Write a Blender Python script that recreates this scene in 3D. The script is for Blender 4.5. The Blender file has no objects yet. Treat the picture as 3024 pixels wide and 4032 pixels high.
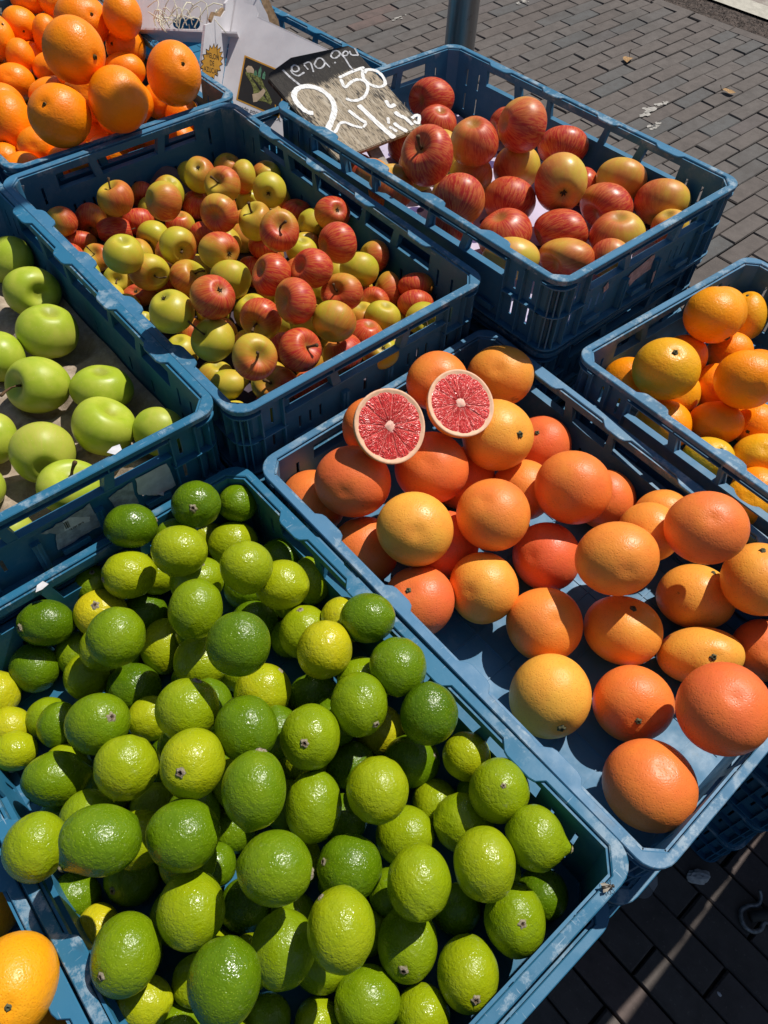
import bpy, bmesh, math, random
import numpy as np
from mathutils import Vector, Matrix, Quaternion
from mathutils.geometry import tessellate_polygon
SC = bpy.context.scene
COL = SC.collection
rad = math.radians

# ---------------------------------------------------------------- camera, sky, sun, exposure
cam_d = bpy.data.cameras.new('camera'); cam = bpy.data.objects.new('camera', cam_d); COL.objects.link(cam)
CR = ((0.75572, -0.65384, 0.03719), (-0.51081, -0.62403, -0.59133), (0.40984, 0.42788, -0.80558))
CC = Vector((-0.27584, -1.13392, 1.48922))
cam.matrix_world = Matrix(((CR[0][0], -CR[1][0], -CR[2][0], CC.x), (CR[0][1], -CR[1][1], -CR[2][1], CC.y),
                           (CR[0][2], -CR[1][2], -CR[2][2], CC.z), (0, 0, 0, 1)))
cam_d.sensor_fit = 'VERTICAL'; cam_d.sensor_height = 36; cam_d.sensor_width = 27; cam_d.lens = 27.06
cam_d.clip_start = 0.02; cam_d.clip_end = 400
SC.camera = cam
world = bpy.data.worlds.new('World'); SC.world = world; world.use_nodes = True
wn = world.node_tree; bgn = wn.nodes['Background']
sky = wn.nodes.new('ShaderNodeTexSky'); sky.sky_type = 'NISHITA'; sky.sun_disc = False
SUN_EL, SUN_AZ = rad(58), rad(2)            # azimuth measured from +X towards +Y
sky.sun_elevation = SUN_EL; sky.sun_rotation = rad(90) - SUN_AZ
wn.links.new(sky.outputs[0], bgn.inputs[0]); bgn.inputs[1].default_value = 0.064
sl = bpy.data.lights.new('sun', 'SUN'); sl.energy = 4.8; sl.angle = rad(0.55); sl.color = (1.0, 0.955, 0.88)
so = bpy.data.objects.new('sun', sl); COL.objects.link(so)
sdir = Vector((math.cos(SUN_EL) * math.cos(SUN_AZ), math.cos(SUN_EL) * math.sin(SUN_AZ), math.sin(SUN_EL)))
so.rotation_euler = sdir.to_track_quat('Z', 'Y').to_euler(); so.location = (6, 2, 9)
SC.view_settings.view_transform = 'Standard'; SC.view_settings.look = 'None'
SC.view_settings.gamma = 1.0; SC.view_settings.exposure = 0.0; SC.view_settings.use_curve_mapping = False
SC.render.engine = 'CYCLES'
SC.cycles.max_bounces = 6; SC.cycles.diffuse_bounces = 4; SC.cycles.glossy_bounces = 3
SC.cycles.use_denoising = True

CRATES = {'B': [[0.2, -0.3, 0.745], [[1.0, 0.0, 0.0], [-0.0, 1.0, 0.0], [-0.0, -0.0, 1.0]]], 'A': [[-0.1973, -0.8884, 0.6755], [[0.99992, -0.0101, 0.00761], [0.01056, 0.99789, -0.06409], [-0.00694, 0.06417, 0.99791]]], 'C': [[0.2141, -0.9, 0.6559], [[0.99993, 0.0119, -0.00164], [-0.01185, 0.99942, 0.03194], [0.00202, -0.03192, 0.99949]]], 'D': [[0.6203, -1.043, 0.6929], [[0.99884, -0.03944, -0.02756], [0.03864, 0.99883, -0.02899], [0.02867, 0.0279, 0.9992]]], 'E': [[-0.2004, -0.2751, 0.748], [[0.99988, -0.00646, -0.01428], [0.00637, 0.99996, -0.00608], [0.01432, 0.00599, 0.99988]]], 'F': [[0.6105, -0.4067, 0.779], [[0.99983, 0.00239, -0.01819], [-0.00282, 0.99972, -0.02351], [0.01812, 0.02356, 0.99956]]], 'G': [[0.2214, 0.3064, 0.7418], [[0.99992, -0.0017, -0.01284], [0.00161, 0.99997, -0.00721], [0.01285, 0.00719, 0.99989]]], 'H': [[0.6138, 0.3556, 0.658], [[0.99969, 0.0183, -0.01662], [-0.01875, 0.99946, -0.02697], [0.01611, 0.02728, 0.9995]]], 'I': [[-0.6004, -0.8946, 0.6691], [[0.99992, -0.0101, 0.00761], [0.01056, 0.99789, -0.06409], [-0.00694, 0.06417, 0.99791]]]}
FRUIT = {
 'lime': ([
  (-0.1475, -0.6, 0.7885, 0.0285, 0.0247, 0.08, [0.96, -0.3, -0.01], "dark green lime beside the label scraps at the heap's back left"),
  (-0.076, -0.6198, 0.789, 0.0276, 0.0267, 0.12, [-0.38, -0.59, 0.71], "dark green lime with pale scar, perched beside the crate's back corner"),
  (-0.024, -0.6164, 0.7442, 0.0233, 0.0233, 0.2, [0.95, -0.26, 0.17], 'small bright green lime tucked into the back right corner of its crate'),
  (-0.1284, -0.6749, 0.8087, 0.029, 0.0269, 0.55, None, 'bright yellow-green lime just in front of the two back corner limes'),
  (-0.0682, -0.5963, 0.6906, 0.0265, 0.0265, 0.6, None, 'mostly-hidden yellow-green lime just in front of the pale-scarred lime at back corner'),
  (-0.0525, -0.6419, 0.7109, 0.0296, 0.0282, 0.55, None, 'half-hidden yellow-green lime just front-right of the pale-scarred lime at back corner'),
  (-0.0863, -0.736, 0.8083, 0.0273, 0.028, 0.5, None, 'yellow-green lime just behind the big proud dark green lime'),
  (-0.176, -0.6347, 0.7607, 0.0295, 0.0266, 0.6, [-0.93, 0.2, 0.32], 'oval yellow-green lime with frayed stem at its left end'),
  (-0.208, -0.5911, 0.7151, 0.0236, 0.0236, 0.3, [0.19, 0.07, 0.98], 'half-hidden green lime just behind the star-scarred yellow lime'),
  (-0.2214, -0.6365, 0.7273, 0.0288, 0.0271, 0.85, [-0.04, -0.15, 0.99], "yellow lime with a star-shaped scar near the heap's left back"),
  (-0.2718, -0.6119, 0.7318, 0.0299, 0.0251, 0.08, [-0.83, 0.02, 0.55], 'long dark green lime lying by the back left wall, scar at left'),
  (-0.2292, -0.7269, 0.8178, 0.0273, 0.0288, 0.3, None, 'green lime just front-right of the star-scarred yellow lime'),
  (-0.1235, -0.686, 0.756, 0.0295, 0.0275, 0.4, [0.37, -0.01, 0.93], 'half-hidden olive green lime just right of the lime with frayed left stem'),
  (-0.1541, -0.7478, 0.8154, 0.0264, 0.0298, 0.35, None, 'olive green lime just back-left of the big proud dark green lime'),
  (-0.0577, -0.7546, 0.7669, 0.0294, 0.0274, 0.6, None, 'yellow-green lime just left of the upright lime with brown top'),
  (-0.0162, -0.7491, 0.7258, 0.0244, 0.0281, 0.35, [0.61, 0.59, 0.54], 'green lime standing on end near the right wall, brown stem on top'),
  (-0.0199, -0.6968, 0.7136, 0.0282, 0.0248, 0.1, [0.7, -0.58, 0.42], 'half-hidden dark green lime just back-left of the upright lime with brown top'),
  (-0.1553, -0.8352, 0.8751, 0.0278, 0.0282, 0.12, None, 'big dark green lime standing proud in the back half of the heap'),
  (-0.0916, -0.7394, 0.6986, 0.0275, 0.0257, 0.12, None, 'half-hidden dark green lime just back-right of the big proud dark green lime'),
  (-0.0668, -0.8035, 0.7404, 0.0272, 0.0292, 0.5, [0.19, 0.47, 0.86], 'half-hidden yellow-green lime just back-left of the mustard yellow lime'),
  (-0.0783, -0.8557, 0.7953, 0.0274, 0.0287, 0.75, None, 'mustard yellow lime near the right wall'),
  (-0.0263, -0.8592, 0.8041, 0.0281, 0.0251, 0.15, None, 'dark green lime leaning over the right rim beside coral grapefruit'),
  (-0.031, -0.8273, 0.7594, 0.025, 0.025, 0.75, None, 'mostly-hidden yellow lime just left of the dark lime leaning over right rim'),
  (-0.3064, -0.6254, 0.6897, 0.0261, 0.0278, 0.15, None, 'half-hidden dark green lime just in front of the long dark lime by back wall'),
  (-0.2628, -0.6374, 0.6867, 0.0231, 0.0241, 0.35, None, 'mostly-hidden olive green lime just front-right of the long dark lime by back wall'),
  (-0.2684, -0.6795, 0.7033, 0.0239, 0.0251, 0.5, None, 'half-hidden yellow-green lime just behind the brown-patched green lime'),
  (-0.1804, -0.6471, 0.6939, 0.0258, 0.0242, 0.1, None, 'mostly-hidden dark green lime just in front of the lime with frayed left stem'),
  (-0.1862, -0.6971, 0.6965, 0.0247, 0.0316, 0.6, None, 'half-hidden yellow-green lime just back-right of the glossy dark lime at left'),
  (-0.1717, -0.7665, 0.7481, 0.0281, 0.0281, 0.5, None, 'half-hidden yellow-green lime just front-left of the big proud dark green lime'),
  (-0.2368, -0.7225, 0.699, 0.0293, 0.0276, 0.08, None, 'small glossy dark green lime in the left back of the heap'),
  (-0.2842, -0.7828, 0.7988, 0.0288, 0.0276, 0.25, [0.42, -0.47, 0.78], 'green lime with a brown patch and pale dot scar'),
  (-0.2174, -0.8353, 0.8249, 0.028, 0.028, 0.45, [0.71, 0.36, 0.61], 'yellow-green lime with a woody stem button on top, mid heap'),
  (-0.1433, -0.8364, 0.7565, 0.0285, 0.0278, 0.65, [0.87, 0.08, 0.49], 'half-hidden yellow-green lime just back-right of the pebbly dark green lime'),
  (-0.1874, -0.885, 0.8296, 0.0276, 0.0286, 0.15, None, 'dull dark green pebbly lime in the middle of the heap'),
  (-0.1453, -0.92, 0.8088, 0.0269, 0.0291, 0.4, [-0.43, -0.32, 0.84], 'olive green lime with a small brown dot facing out, mid heap'),
  (-0.0961, -0.8552, 0.7052, 0.0271, 0.0244, 0.15, None, 'mostly-hidden dark green lime just behind the olive lime with brown dot'),
  (-0.0917, -0.9241, 0.8071, 0.0265, 0.0296, 0.35, [-0.04, -0.96, 0.29], 'green lime with brown stem scar at its lower right'),
  (-0.0384, -0.9189, 0.8057, 0.0276, 0.0283, 0.2, None, 'green lime just back-right of the lime with lower right scar'),
  (-0.0463, -0.9719, 0.8031, 0.0271, 0.029, 0.06, None, 'dark green glossy lime against the right wall, mid crate'),
  (-0.0661, -0.9777, 0.7215, 0.0283, 0.026, 0.2, [0.68, -0.52, 0.52], 'green lime just in front of the glossy dark lime at right wall'),
  (-0.0312, -1.015, 0.7524, 0.0232, 0.0232, 0.6, None, 'half-hidden yellow-green lime just back-left of the lime with pinpoint tip'),
  (-0.0402, -1.061, 0.783, 0.0275, 0.0284, 0.45, [-0.17, -0.1, 0.98], 'round lime with a pinpoint tip facing up near the right rim'),
  (-0.0662, -0.9292, 0.7091, 0.0254, 0.0254, 0.75, None, 'mostly-hidden yellow lime just front-right of the lime with lower right scar'),
  (-0.113, -0.9388, 0.7094, 0.0251, 0.0241, 0.08, None, 'half-hidden dark green lime just front-right of the olive lime with brown dot'),
  (-0.2413, -0.7684, 0.7128, 0.0238, 0.0231, 0.6, None, 'mostly-hidden yellow-green lime just front-right of the glossy dark lime at left'),
  (-0.3221, -0.6869, 0.6861, 0.0224, 0.0224, 0.4, None, 'half-hidden olive green lime just behind the lime pointing up right'),
  (-0.3164, -0.7153, 0.7145, 0.0204, 0.023, 0.22, None, 'half-hidden green lime just left of the brown-patched green lime'),
  (-0.3535, -0.6274, 0.6883, 0.0261, 0.0261, 0.75, None, "yellow lime cut off by the photo's left edge"),
  (-0.3569, -0.6702, 0.6861, 0.0222, 0.021, 0.7, None, 'half-hidden yellow lime just front-right of the yellow lime at left edge'),
  (-0.3622, -0.7061, 0.7034, 0.0219, 0.0201, 0.65, [-0.62, -0.73, -0.28], 'yellow-green lime just back-left of the lime pointing up right'),
  (-0.2843, -0.8364, 0.8026, 0.0278, 0.0278, 0.5, None, 'yellow-green lime just front-right of the brown-patched green lime'),
  (-0.2402, -0.8851, 0.8395, 0.0268, 0.029, 0.6, [-0.47, -0.33, 0.82], 'yellow-green lime with a brown knotty scar facing out lower left'),
  (-0.3395, -0.7809, 0.7492, 0.0312, 0.0252, 0.25, [0.91, -0.35, -0.21], 'green lime with a pointed tip aimed up right, left side'),
  (-0.2167, -0.9434, 0.8642, 0.0254, 0.031, 0.25, [0.73, 0.62, 0.3], 'tall egg-shaped green lime standing on end in mid heap'),
  (-0.1755, -0.9625, 0.776, 0.0252, 0.0311, 0.35, None, 'olive green lime just right of the tall egg-shaped green lime'),
  (-0.1282, -0.9936, 0.8021, 0.0274, 0.0287, 0.55, None, 'yellow-green lime just in front of the lime with lower right scar'),
  (-0.074, -1.0223, 0.7109, 0.0232, 0.0244, 0.5, None, 'mostly-hidden yellow-green lime just left of the lime with pinpoint tip'),
  (-0.0741, -1.0563, 0.7439, 0.0284, 0.0268, 0.45, None, 'half-hidden olive green lime just back-left of the round front right lime'),
  (-0.0974, -1.0968, 0.7948, 0.026, 0.0297, 0.5, None, 'round yellow-green lime in the front right part of the heap'),
  (-0.0469, -1.112, 0.7928, 0.0279, 0.0273, 0.4, [0.51, -0.84, 0.18], 'lime with a black-tipped pointed nipple in the front right corner'),
  (-0.1198, -1.0272, 0.7278, 0.0279, 0.027, 0.45, None, 'half-hidden olive green lime just back-right of the dark lime with left scar'),
  (-0.1492, -1.0715, 0.7974, 0.0265, 0.0297, 0.45, None, 'olive green lime just left of the round front right lime'),
  (-0.1829, -1.0217, 0.7698, 0.0282, 0.0278, 0.12, [-0.59, 0.58, 0.55], 'dark green lime with a pale stem scar at its left end'),
  (-0.2373, -0.9975, 0.8541, 0.029, 0.0271, 0.25, [0.68, -0.73, -0.07], 'large pebbly green lime with scar at its right end, front half'),
  (-0.2773, -0.9277, 0.837, 0.0289, 0.0272, 0.2, None, 'green lime just back-right of the pale-stemmed shaded lime'),
  (-0.3262, -0.8974, 0.86, 0.0304, 0.0259, 0.2, [-0.99, -0.06, 0.11], 'long lemon-shaped green lime with a nipple at lower left'),
  (-0.3746, -0.8459, 0.8026, 0.0253, 0.0276, 0.45, None, 'lime with a yellow underside resting on the left rim'),
  (-0.3814, -0.8666, 0.7038, 0.0245, 0.0209, 0.2, None, 'half-hidden green lime just left of the pale-stemmed shaded lime'),
  (-0.333, -0.8871, 0.7048, 0.0252, 0.0246, 0.35, [-0.72, -0.22, 0.66], 'half shaded lime with a pale stem at its left end, front left'),
  (-0.3026, -0.9685, 0.8001, 0.0268, 0.0293, 0.45, None, 'olive green lime just front-right of the pale-stemmed shaded lime'),
  (-0.3766, -0.906, 0.7109, 0.0185, 0.0206, 0.8, None, 'half-hidden yellow lime just back-left of the grey-scarred lime by left rim'),
  (-0.3578, -0.9609, 0.7948, 0.0264, 0.0298, 0.3, [-0.72, -0.15, 0.68], 'large green lime with a grey scar at lower left, by left rim'),
  (-0.3702, -0.9883, 0.7425, 0.0223, 0.0205, 0.7, None, 'half-hidden yellow lime just in front of the grey-scarred lime by left rim'),
  (-0.3305, -1.0003, 0.7317, 0.0204, 0.0204, 0.5, None, 'half-hidden yellow-green lime just left of the large speckled dark lime'),
  (-0.3088, -1.0327, 0.8378, 0.0263, 0.0298, 0.12, None, 'large speckled dark green lime at the bottom edge of the photo'),
  (-0.2633, -1.0349, 0.7781, 0.0266, 0.0295, 0.35, None, 'lime with yellow blush at its lower left, near the bottom edge'),
  (-0.2226, -1.0601, 0.8293, 0.0259, 0.0304, 0.5, [-0.02, 0.92, 0.39], 'tall yellow-green lime with brown stem at its upper left'),
  (-0.1786, -1.0955, 0.7358, 0.0259, 0.0302, 0.35, [-0.65, -0.45, 0.61], 'olive green lime just back-left of the lime touching front rim'),
  (-0.1247, -1.1027, 0.7173, 0.0227, 0.0216, 0.2, None, 'half-hidden green lime just front-left of the round front right lime'),
  (-0.1548, -1.1451, 0.7375, 0.026, 0.0297, 0.5, [-0.38, -0.57, 0.73], 'bright lime with brown stem at its bottom, touching the front rim'),
  (-0.0978, -1.143, 0.7482, 0.0263, 0.0298, 0.35, [-0.12, -0.24, 0.96], 'lime with a broad pale stem scar, by the front rim'),
  (-0.0563, -1.1455, 0.7211, 0.0229, 0.0229, 0.1, None, 'glossy dark green lime in the front right corner, under the pale-scarred one'),
  (-0.231, -1.1043, 0.7247, 0.028, 0.0269, 0.3, None, 'green lime just in front of the tall lime with upper left stem'),
  (-0.2019, -1.1421, 0.7203, 0.0234, 0.0234, 0.5, None, 'half-hidden yellow-green lime just front-left of the lime touching front rim'),
  (-0.3027, -1.0581, 0.711, 0.0204, 0.0195, 0.3, None, 'half-hidden green lime just front-right of the large speckled dark lime'),
  (-0.2722, -1.0878, 0.7095, 0.0191, 0.0191, 0.5, None, 'half-hidden yellow-green lime just front-right of the yellow-blushed front lime'),
  (-0.2667, -0.9749, 0.7099, 0.0238, 0.0238, 0.15, None, 'mostly-hidden dark green lime just front-left of the large pebbly lime'),
  (-0.2366, -0.9123, 0.705, 0.0229, 0.0229, 0.2, None, 'mostly-hidden green lime just front-left of the tall egg-shaped green lime'),
  (-0.1513, -0.9745, 0.7103, 0.0237, 0.0234, 0.2, None, 'mostly-hidden green lime just behind the dark lime with left scar'),
  (-0.3095, -0.9882, 0.7026, 0.0202, 0.0202, 0.5, None, 'mostly-hidden yellow-green lime just behind the large speckled dark lime'),
  (-0.2396, -1.0109, 0.71, 0.0213, 0.0213, 0.3, None, 'mostly-hidden green lime just behind the yellow-blushed front lime'),
  ], [[-0.1074, -0.6271, 0.6908], [-0.1326, -0.6705, 0.692], [-0.0723, -0.6911, 0.6939], [-0.3322, -0.7554, 0.7002], [-0.1832, -0.757, 0.7004], [-0.1371, -0.7772, 0.7006], [-0.3574, -0.799, 0.6988], [-0.3078, -0.7995, 0.6996], [-0.2463, -0.8148, 0.7002], [-0.1897, -0.8111, 0.7047], [-0.3317, -0.8402, 0.7012], [-0.2845, -0.8487, 0.7063], [-0.2193, -0.856, 0.7034], [-0.1668, -0.8598, 0.7085], [-0.1346, -0.8253, 0.7034], [-0.1453, -0.9046, 0.7125], [-0.0444, -0.8845, 0.7082], [-0.3169, -0.9434, 0.7129], [-0.1851, -0.9313, 0.7127], [-0.2104, -0.9747, 0.7137], [-0.186, -1.0186, 0.7156], [-0.2421, -1.0564, 0.7217], [-0.0773, -1.1036, 0.7223], [-0.1461, -0.6248, 0.7196], [-0.1504, -0.7226, 0.7283], [-0.2827, -0.7541, 0.7284], [-0.2593, -0.8852, 0.7355], [-0.2119, -0.8906, 0.7397], [-0.1042, -0.9012, 0.7391], [-0.111, -0.9816, 0.7466], [-0.1109, -0.6229, 0.7542], [-0.2391, -0.6898, 0.7534], [-0.1932, -0.8148, 0.7619], [-0.3335, -0.8387, 0.7661], [-0.2342, -0.8396, 0.7684], [-0.3091, -0.8828, 0.7652], [-0.1602, -0.884, 0.771], [-0.064, -0.8959, 0.7676], [-0.2848, -0.9264, 0.7718], [-0.2306, -0.9808, 0.7729], [-0.2263, -0.6716, 0.6914, 0.023], [-0.0469, -0.7333, 0.6966, 0.023], [-0.0715, -0.781, 0.6995, 0.023], [-0.0357, -0.8053, 0.7013, 0.023], [-0.2887, -0.8985, 0.7055, 0.023], [-0.3612, -0.9457, 0.7081, 0.023], [-0.362, -1.0175, 0.7127, 0.023], [-0.2901, -1.0174, 0.727, 0.023], [-0.0382, -1.0448, 0.7167, 0.023], [-0.3384, -1.0528, 0.7289, 0.023], [-0.1584, -1.0555, 0.7165, 0.023], [-0.3148, -1.089, 0.7314, 0.023], [-0.2911, -1.126, 0.7201, 0.023], [-0.2171, -0.6207, 0.6848, 0.0196], [-0.1341, -0.7173, 0.6916, 0.0196], [-0.2902, -0.7277, 0.6912, 0.0196], [-0.2685, -0.9308, 0.7162, 0.0196], [-0.1978, -1.064, 0.7134, 0.0196], [-0.2587, -1.1472, 0.7184, 0.0196]], 0.0252),
 'grape': ([
  (0.358, -0.6802, 0.7716, 0.0447, 0.0403, 0.25, None, 'yellow-orange grapefruit behind the right grapefruit half, nearest the back wall'),
  (0.2626, -0.6547, 0.8006, 0.0398, 0.0378, 0.55, None, 'half-hidden orange grapefruit just left of the grapefruit behind the right half'),
  (0.1554, -0.6536, 0.7875, 0.0373, 0.0368, 0.6, None, 'half-hidden orange grapefruit just behind the red one under left half'),
  (0.0885, -0.6968, 0.7742, 0.0454, 0.0427, 0.85, None, 'reddish grapefruit just in front of the left grapefruit half'),
  (0.1817, -0.7352, 0.7651, 0.0453, 0.044, 0.75, None, 'coral grapefruit between and below the two cut halves'),
  (0.272, -0.7573, 0.7803, 0.0445, 0.0445, 0.15, [0.02, -0.75, 0.66], 'yellow grapefruit with a round brown navel facing right'),
  (0.3605, -0.7701, 0.7095, 0.0397, 0.0397, 0.85, [-0.44, 0.1, 0.89], 'half-hidden coral grapefruit just right of the yellow one with brown navel'),
  (0.289, -0.8687, 0.7709, 0.0456, 0.0444, 0.6, None, "large two-toned grapefruit at the heap's right middle, pale scuff low down"),
  (0.3626, -0.8825, 0.7003, 0.0387, 0.0394, 0.7, None, 'half-hidden coral grapefruit just right of the two-toned scuffed grapefruit'),
  (0.1864, -0.835, 0.7689, 0.043, 0.0424, 0.5, None, 'orange grapefruit just front-right of the coral one below the halves'),
  (0.101, -0.7929, 0.7705, 0.0441, 0.0429, 0.1, None, 'pale yellow grapefruit near the left rim, on top of two others'),
  (0.061, -0.6531, 0.7105, 0.0413, 0.0416, 0.6, None, 'half shaded grapefruit in the back left corner, under a reddish one'),
  (0.0653, -0.7475, 0.7073, 0.0418, 0.0418, 0.65, None, 'half-hidden coral grapefruit just front-left of the pale yellow grapefruit on top'),
  (0.1491, -0.8022, 0.7049, 0.0418, 0.0418, 0.9, None, 'mostly-hidden coral grapefruit just front-right of the pale yellow grapefruit on top'),
  (0.2343, -0.894, 0.7025, 0.0413, 0.0425, 0.95, None, 'half-hidden coral grapefruit just left of the blunt-ended orange grapefruit'),
  (0.2783, -0.8096, 0.7159, 0.0404, 0.0394, 0.5, None, 'half-hidden orange grapefruit just left of the two-toned scuffed grapefruit'),
  (0.24, -0.9705, 0.784, 0.0452, 0.0411, 0.4, None, 'large orange grapefruit with a blunt left end, centre right'),
  (0.3127, -0.9667, 0.7648, 0.0359, 0.0351, 0.25, None, 'half-hidden yellow grapefruit just back-right of the blunt-ended orange grapefruit'),
  (0.3217, -1.0157, 0.8194, 0.0436, 0.0399, 0.65, None, 'large peach grapefruit resting highest by the right wall'),
  (0.3612, -1.0861, 0.7605, 0.0407, 0.0412, 0.2, [0.15, 0.37, 0.92], "yellow-orange grapefruit with dark stem star at the photo's right edge"),
  (0.3346, -1.0461, 0.6972, 0.0449, 0.0393, 0.2, [0.48, 0.11, 0.87], 'shaded orange grapefruit with a triangle of sun on it'),
  (0.1366, -0.8801, 0.7146, 0.0405, 0.0423, 0.2, None, 'yellow grapefruit just right of the coral one with black star'),
  (0.0666, -0.8443, 0.7124, 0.0409, 0.0415, 0.8, [-0.38, 0.17, 0.91], 'coral grapefruit with a black stem star beside the left rim'),
  (0.1624, -0.9556, 0.7019, 0.0439, 0.0428, 0.4, None, 'orange grapefruit just behind the pinpricked yellow grapefruit'),
  (0.2294, -1.0186, 0.6988, 0.0444, 0.0404, 0.25, [0.2, 0.14, 0.97], 'yellow grapefruit just in front of the blunt-ended orange grapefruit'),
  (0.2746, -1.0959, 0.6958, 0.0472, 0.0327, 0.15, [-0.39, -0.31, 0.87], 'yellow grapefruit with a brown blemish and puckered top'),
  (0.3431, -1.1399, 0.6889, 0.0361, 0.0361, 0.7, None, 'half-hidden coral grapefruit just right of the blemished yellow grapefruit'),
  (0.1023, -1.0182, 0.7015, 0.0443, 0.0454, 0.05, [-0.54, -0.8, 0.26], 'yellow grapefruit with rows of brown pinpricks and stem at bottom'),
  (0.1684, -1.0825, 0.6969, 0.0433, 0.0414, 0.6, [-0.65, -0.46, 0.61], 'orange grapefruit with a reddish scar crease leading to its stem'),
  (0.189, -1.1489, 0.7763, 0.0449, 0.0453, 0.8, None, 'big red-orange grapefruit leaning on the front rim at right'),
  (0.0994, -1.1483, 0.7207, 0.0455, 0.0445, 0.65, None, "big orange grapefruit alone in the crate's front corner"),
  (0.239, -0.7429, 0.7064, 0.041, 0.0415, 0.7, None, 'mostly-hidden coral grapefruit just right of the coral one below the halves'),
  (0.371, -0.9565, 0.7307, 0.0363, 0.0352, 0.3, None, 'mostly-hidden orange grapefruit just left of the highest peach grapefruit'),
  ], [], 0.0432),
 'orangeD': ([
  (0.6358, -0.8089, 0.8152, 0.0387, 0.038, 0.35, [-0.15, -0.89, -0.42], 'topmost orange in the right-hand crate with greenish wrinkles at lower right'),
  (0.7864, -0.8054, 0.7343, 0.0275, 0.0367, 0.5, [-0.08, 0.45, 0.89], 'small orange with a deeply puckered green crown, far right crate'),
  (0.5105, -0.8278, 0.8029, 0.0428, 0.0404, 0.6, [-0.21, -0.14, 0.97], "large yellowish orange with a green stem button, nearest the crate's left corner"),
  (0.583, -0.9056, 0.7985, 0.0405, 0.0382, 0.25, None, 'large creased orange at the right edge, crate beside grapefruit'),
  (0.6056, -0.8084, 0.7559, 0.0311, 0.0311, 0.1, None, 'half-hidden orange just back-right of the large green-buttoned orange'),
  (0.7115, -0.8285, 0.7207, 0.0334, 0.0293, 0.15, None, 'half-hidden orange just back-left of the large creased orange'),
  (0.5134, -0.7831, 0.7463, 0.0346, 0.0326, 0.2, None, 'half-hidden orange just left of the large green-buttoned orange'),
  (0.5577, -0.8371, 0.7355, 0.0328, 0.0328, 0.6, None, 'mostly-hidden yellowish orange just in front of the large green-buttoned orange'),
  (0.6117, -0.8637, 0.7367, 0.0311, 0.0322, 0.1, None, 'half-hidden orange just left of the large creased orange'),
  (0.5531, -0.9058, 0.7358, 0.0368, 0.0298, 0.2, None, 'orange just behind the yellow-green tinged orange'),
  (0.4949, -0.8617, 0.7332, 0.0388, 0.0355, 0.3, None, 'coarse-skinned orange half behind the side rail'),
  (0.6041, -0.9389, 0.7264, 0.0315, 0.0305, 0.2, [-0.96, -0.11, 0.27], 'half-hidden orange just in front of the large creased orange'),
  (0.4955, -0.9363, 0.7302, 0.0334, 0.0302, 0.9, [0.04, -0.27, 0.96], 'yellow-green tinged orange seen through the side window'),
  (0.5539, -0.9782, 0.7328, 0.0363, 0.03, 0.6, None, 'yellowish orange just right of the yellow-green tinged orange'),
  (0.502, -1.0077, 0.7301, 0.0316, 0.0308, 0.2, None, 'half-hidden orange just front-right of the coarse orange behind rail'),
  (0.4517, -1.0142, 0.7559, 0.028, 0.0295, 0.5, None, 'yellowish orange just front-right of the yellow-green tinged orange'),
  ], [[0.6831, -0.8888, 0.7335], [0.6971, -0.7948, 0.7785]], 0.0375),
 'greenE': ([
  (-0.0521, -0.1732, 0.7955, 0.0374, 0.0335, 0.4, [0.14, -0.91, 0.38], 'green apple half in shadow with its stem hollow facing right'),
  (-0.074, -0.263, 0.7978, 0.0389, 0.0351, 0.45, None, 'yellowish green apple with a curved shadow on its right'),
  (-0.0444, -0.0853, 0.7924, 0.0318, 0.0339, 0.3, None, 'half shaded green apple furthest back in its crate'),
  (-0.1286, -0.3484, 0.7986, 0.0381, 0.0348, 0.3, [-0.86, -0.04, 0.51], 'green apple with a dark split scar and a stem at left'),
  (-0.0699, -0.3981, 0.7951, 0.0383, 0.0289, 0.2, None, 'green apple half hidden behind another, under the side wall'),
  (-0.0997, -0.4596, 0.7984, 0.0368, 0.0352, 0.35, [0.6, -0.08, 0.8], 'smooth round green apple, middle of the front group'),
  (-0.1744, -0.4536, 0.7993, 0.0362, 0.0357, 0.6, [-0.33, -0.91, 0.24], 'pale green apple with a deep dark hollow at its bottom'),
  (-0.1731, -0.5209, 0.7999, 0.0368, 0.0318, 0.4, [0.28, -0.11, 0.95], 'green apple with an upright brown stem, behind the front rail'),
  (-0.0521, -0.5031, 0.7926, 0.031, 0.0296, 0.5, None, 'green apple in the front right corner behind the rail'),
  (-0.1416, -0.2649, 0.7932, 0.0301, 0.032, 0.2, None, "green apple cut by the photo's left edge, beside the split-scarred one"),
  (-0.2082, -0.3908, 0.7924, 0.0262, 0.0308, 0.5, None, 'green apple at the left edge beside the pale apple with deep hollow'),
  (-0.2531, -0.4499, 0.7941, 0.0297, 0.0287, 0.4, None, 'green apple showing only a sliver at the left edge, lowest'),
  (-0.2556, -0.5314, 0.7925, 0.0272, 0.0265, 0.5, None, 'green apple seen only through the front rail window, bottom left'),
  ], [], 0.0337),
 'appleB': ([
  (0.0497, -0.0693, 0.8099, 0.0223, 0.0211, 0.5, None, "apple half red, half yellow beside the left rim's first tab"),
  (0.0979, -0.054, 0.7839, 0.0244, 0.0262, 0.65, [-0.63, -0.76, -0.18], 'russet-frosted pink apple by the back wall'),
  (0.1242, -0.1062, 0.8369, 0.0261, 0.0253, 0.4, [-0.13, 0.25, 0.96], 'olive orange apple with a stem standing up against the back wall'),
  (0.1978, -0.0325, 0.7792, 0.0193, 0.0207, 0.75, [-0.62, -0.75, -0.25], 'half-hidden red-blushed apple just left of the orange apple by back wall'),
  (0.1511, -0.2079, 0.8725, 0.0249, 0.0265, 0.45, None, 'orange apple with yellow-green right cheek near the back wall'),
  (0.1575, -0.0909, 0.7772, 0.0253, 0.0202, 1.0, None, 'bright crimson apple in the back left of the crate'),
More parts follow.
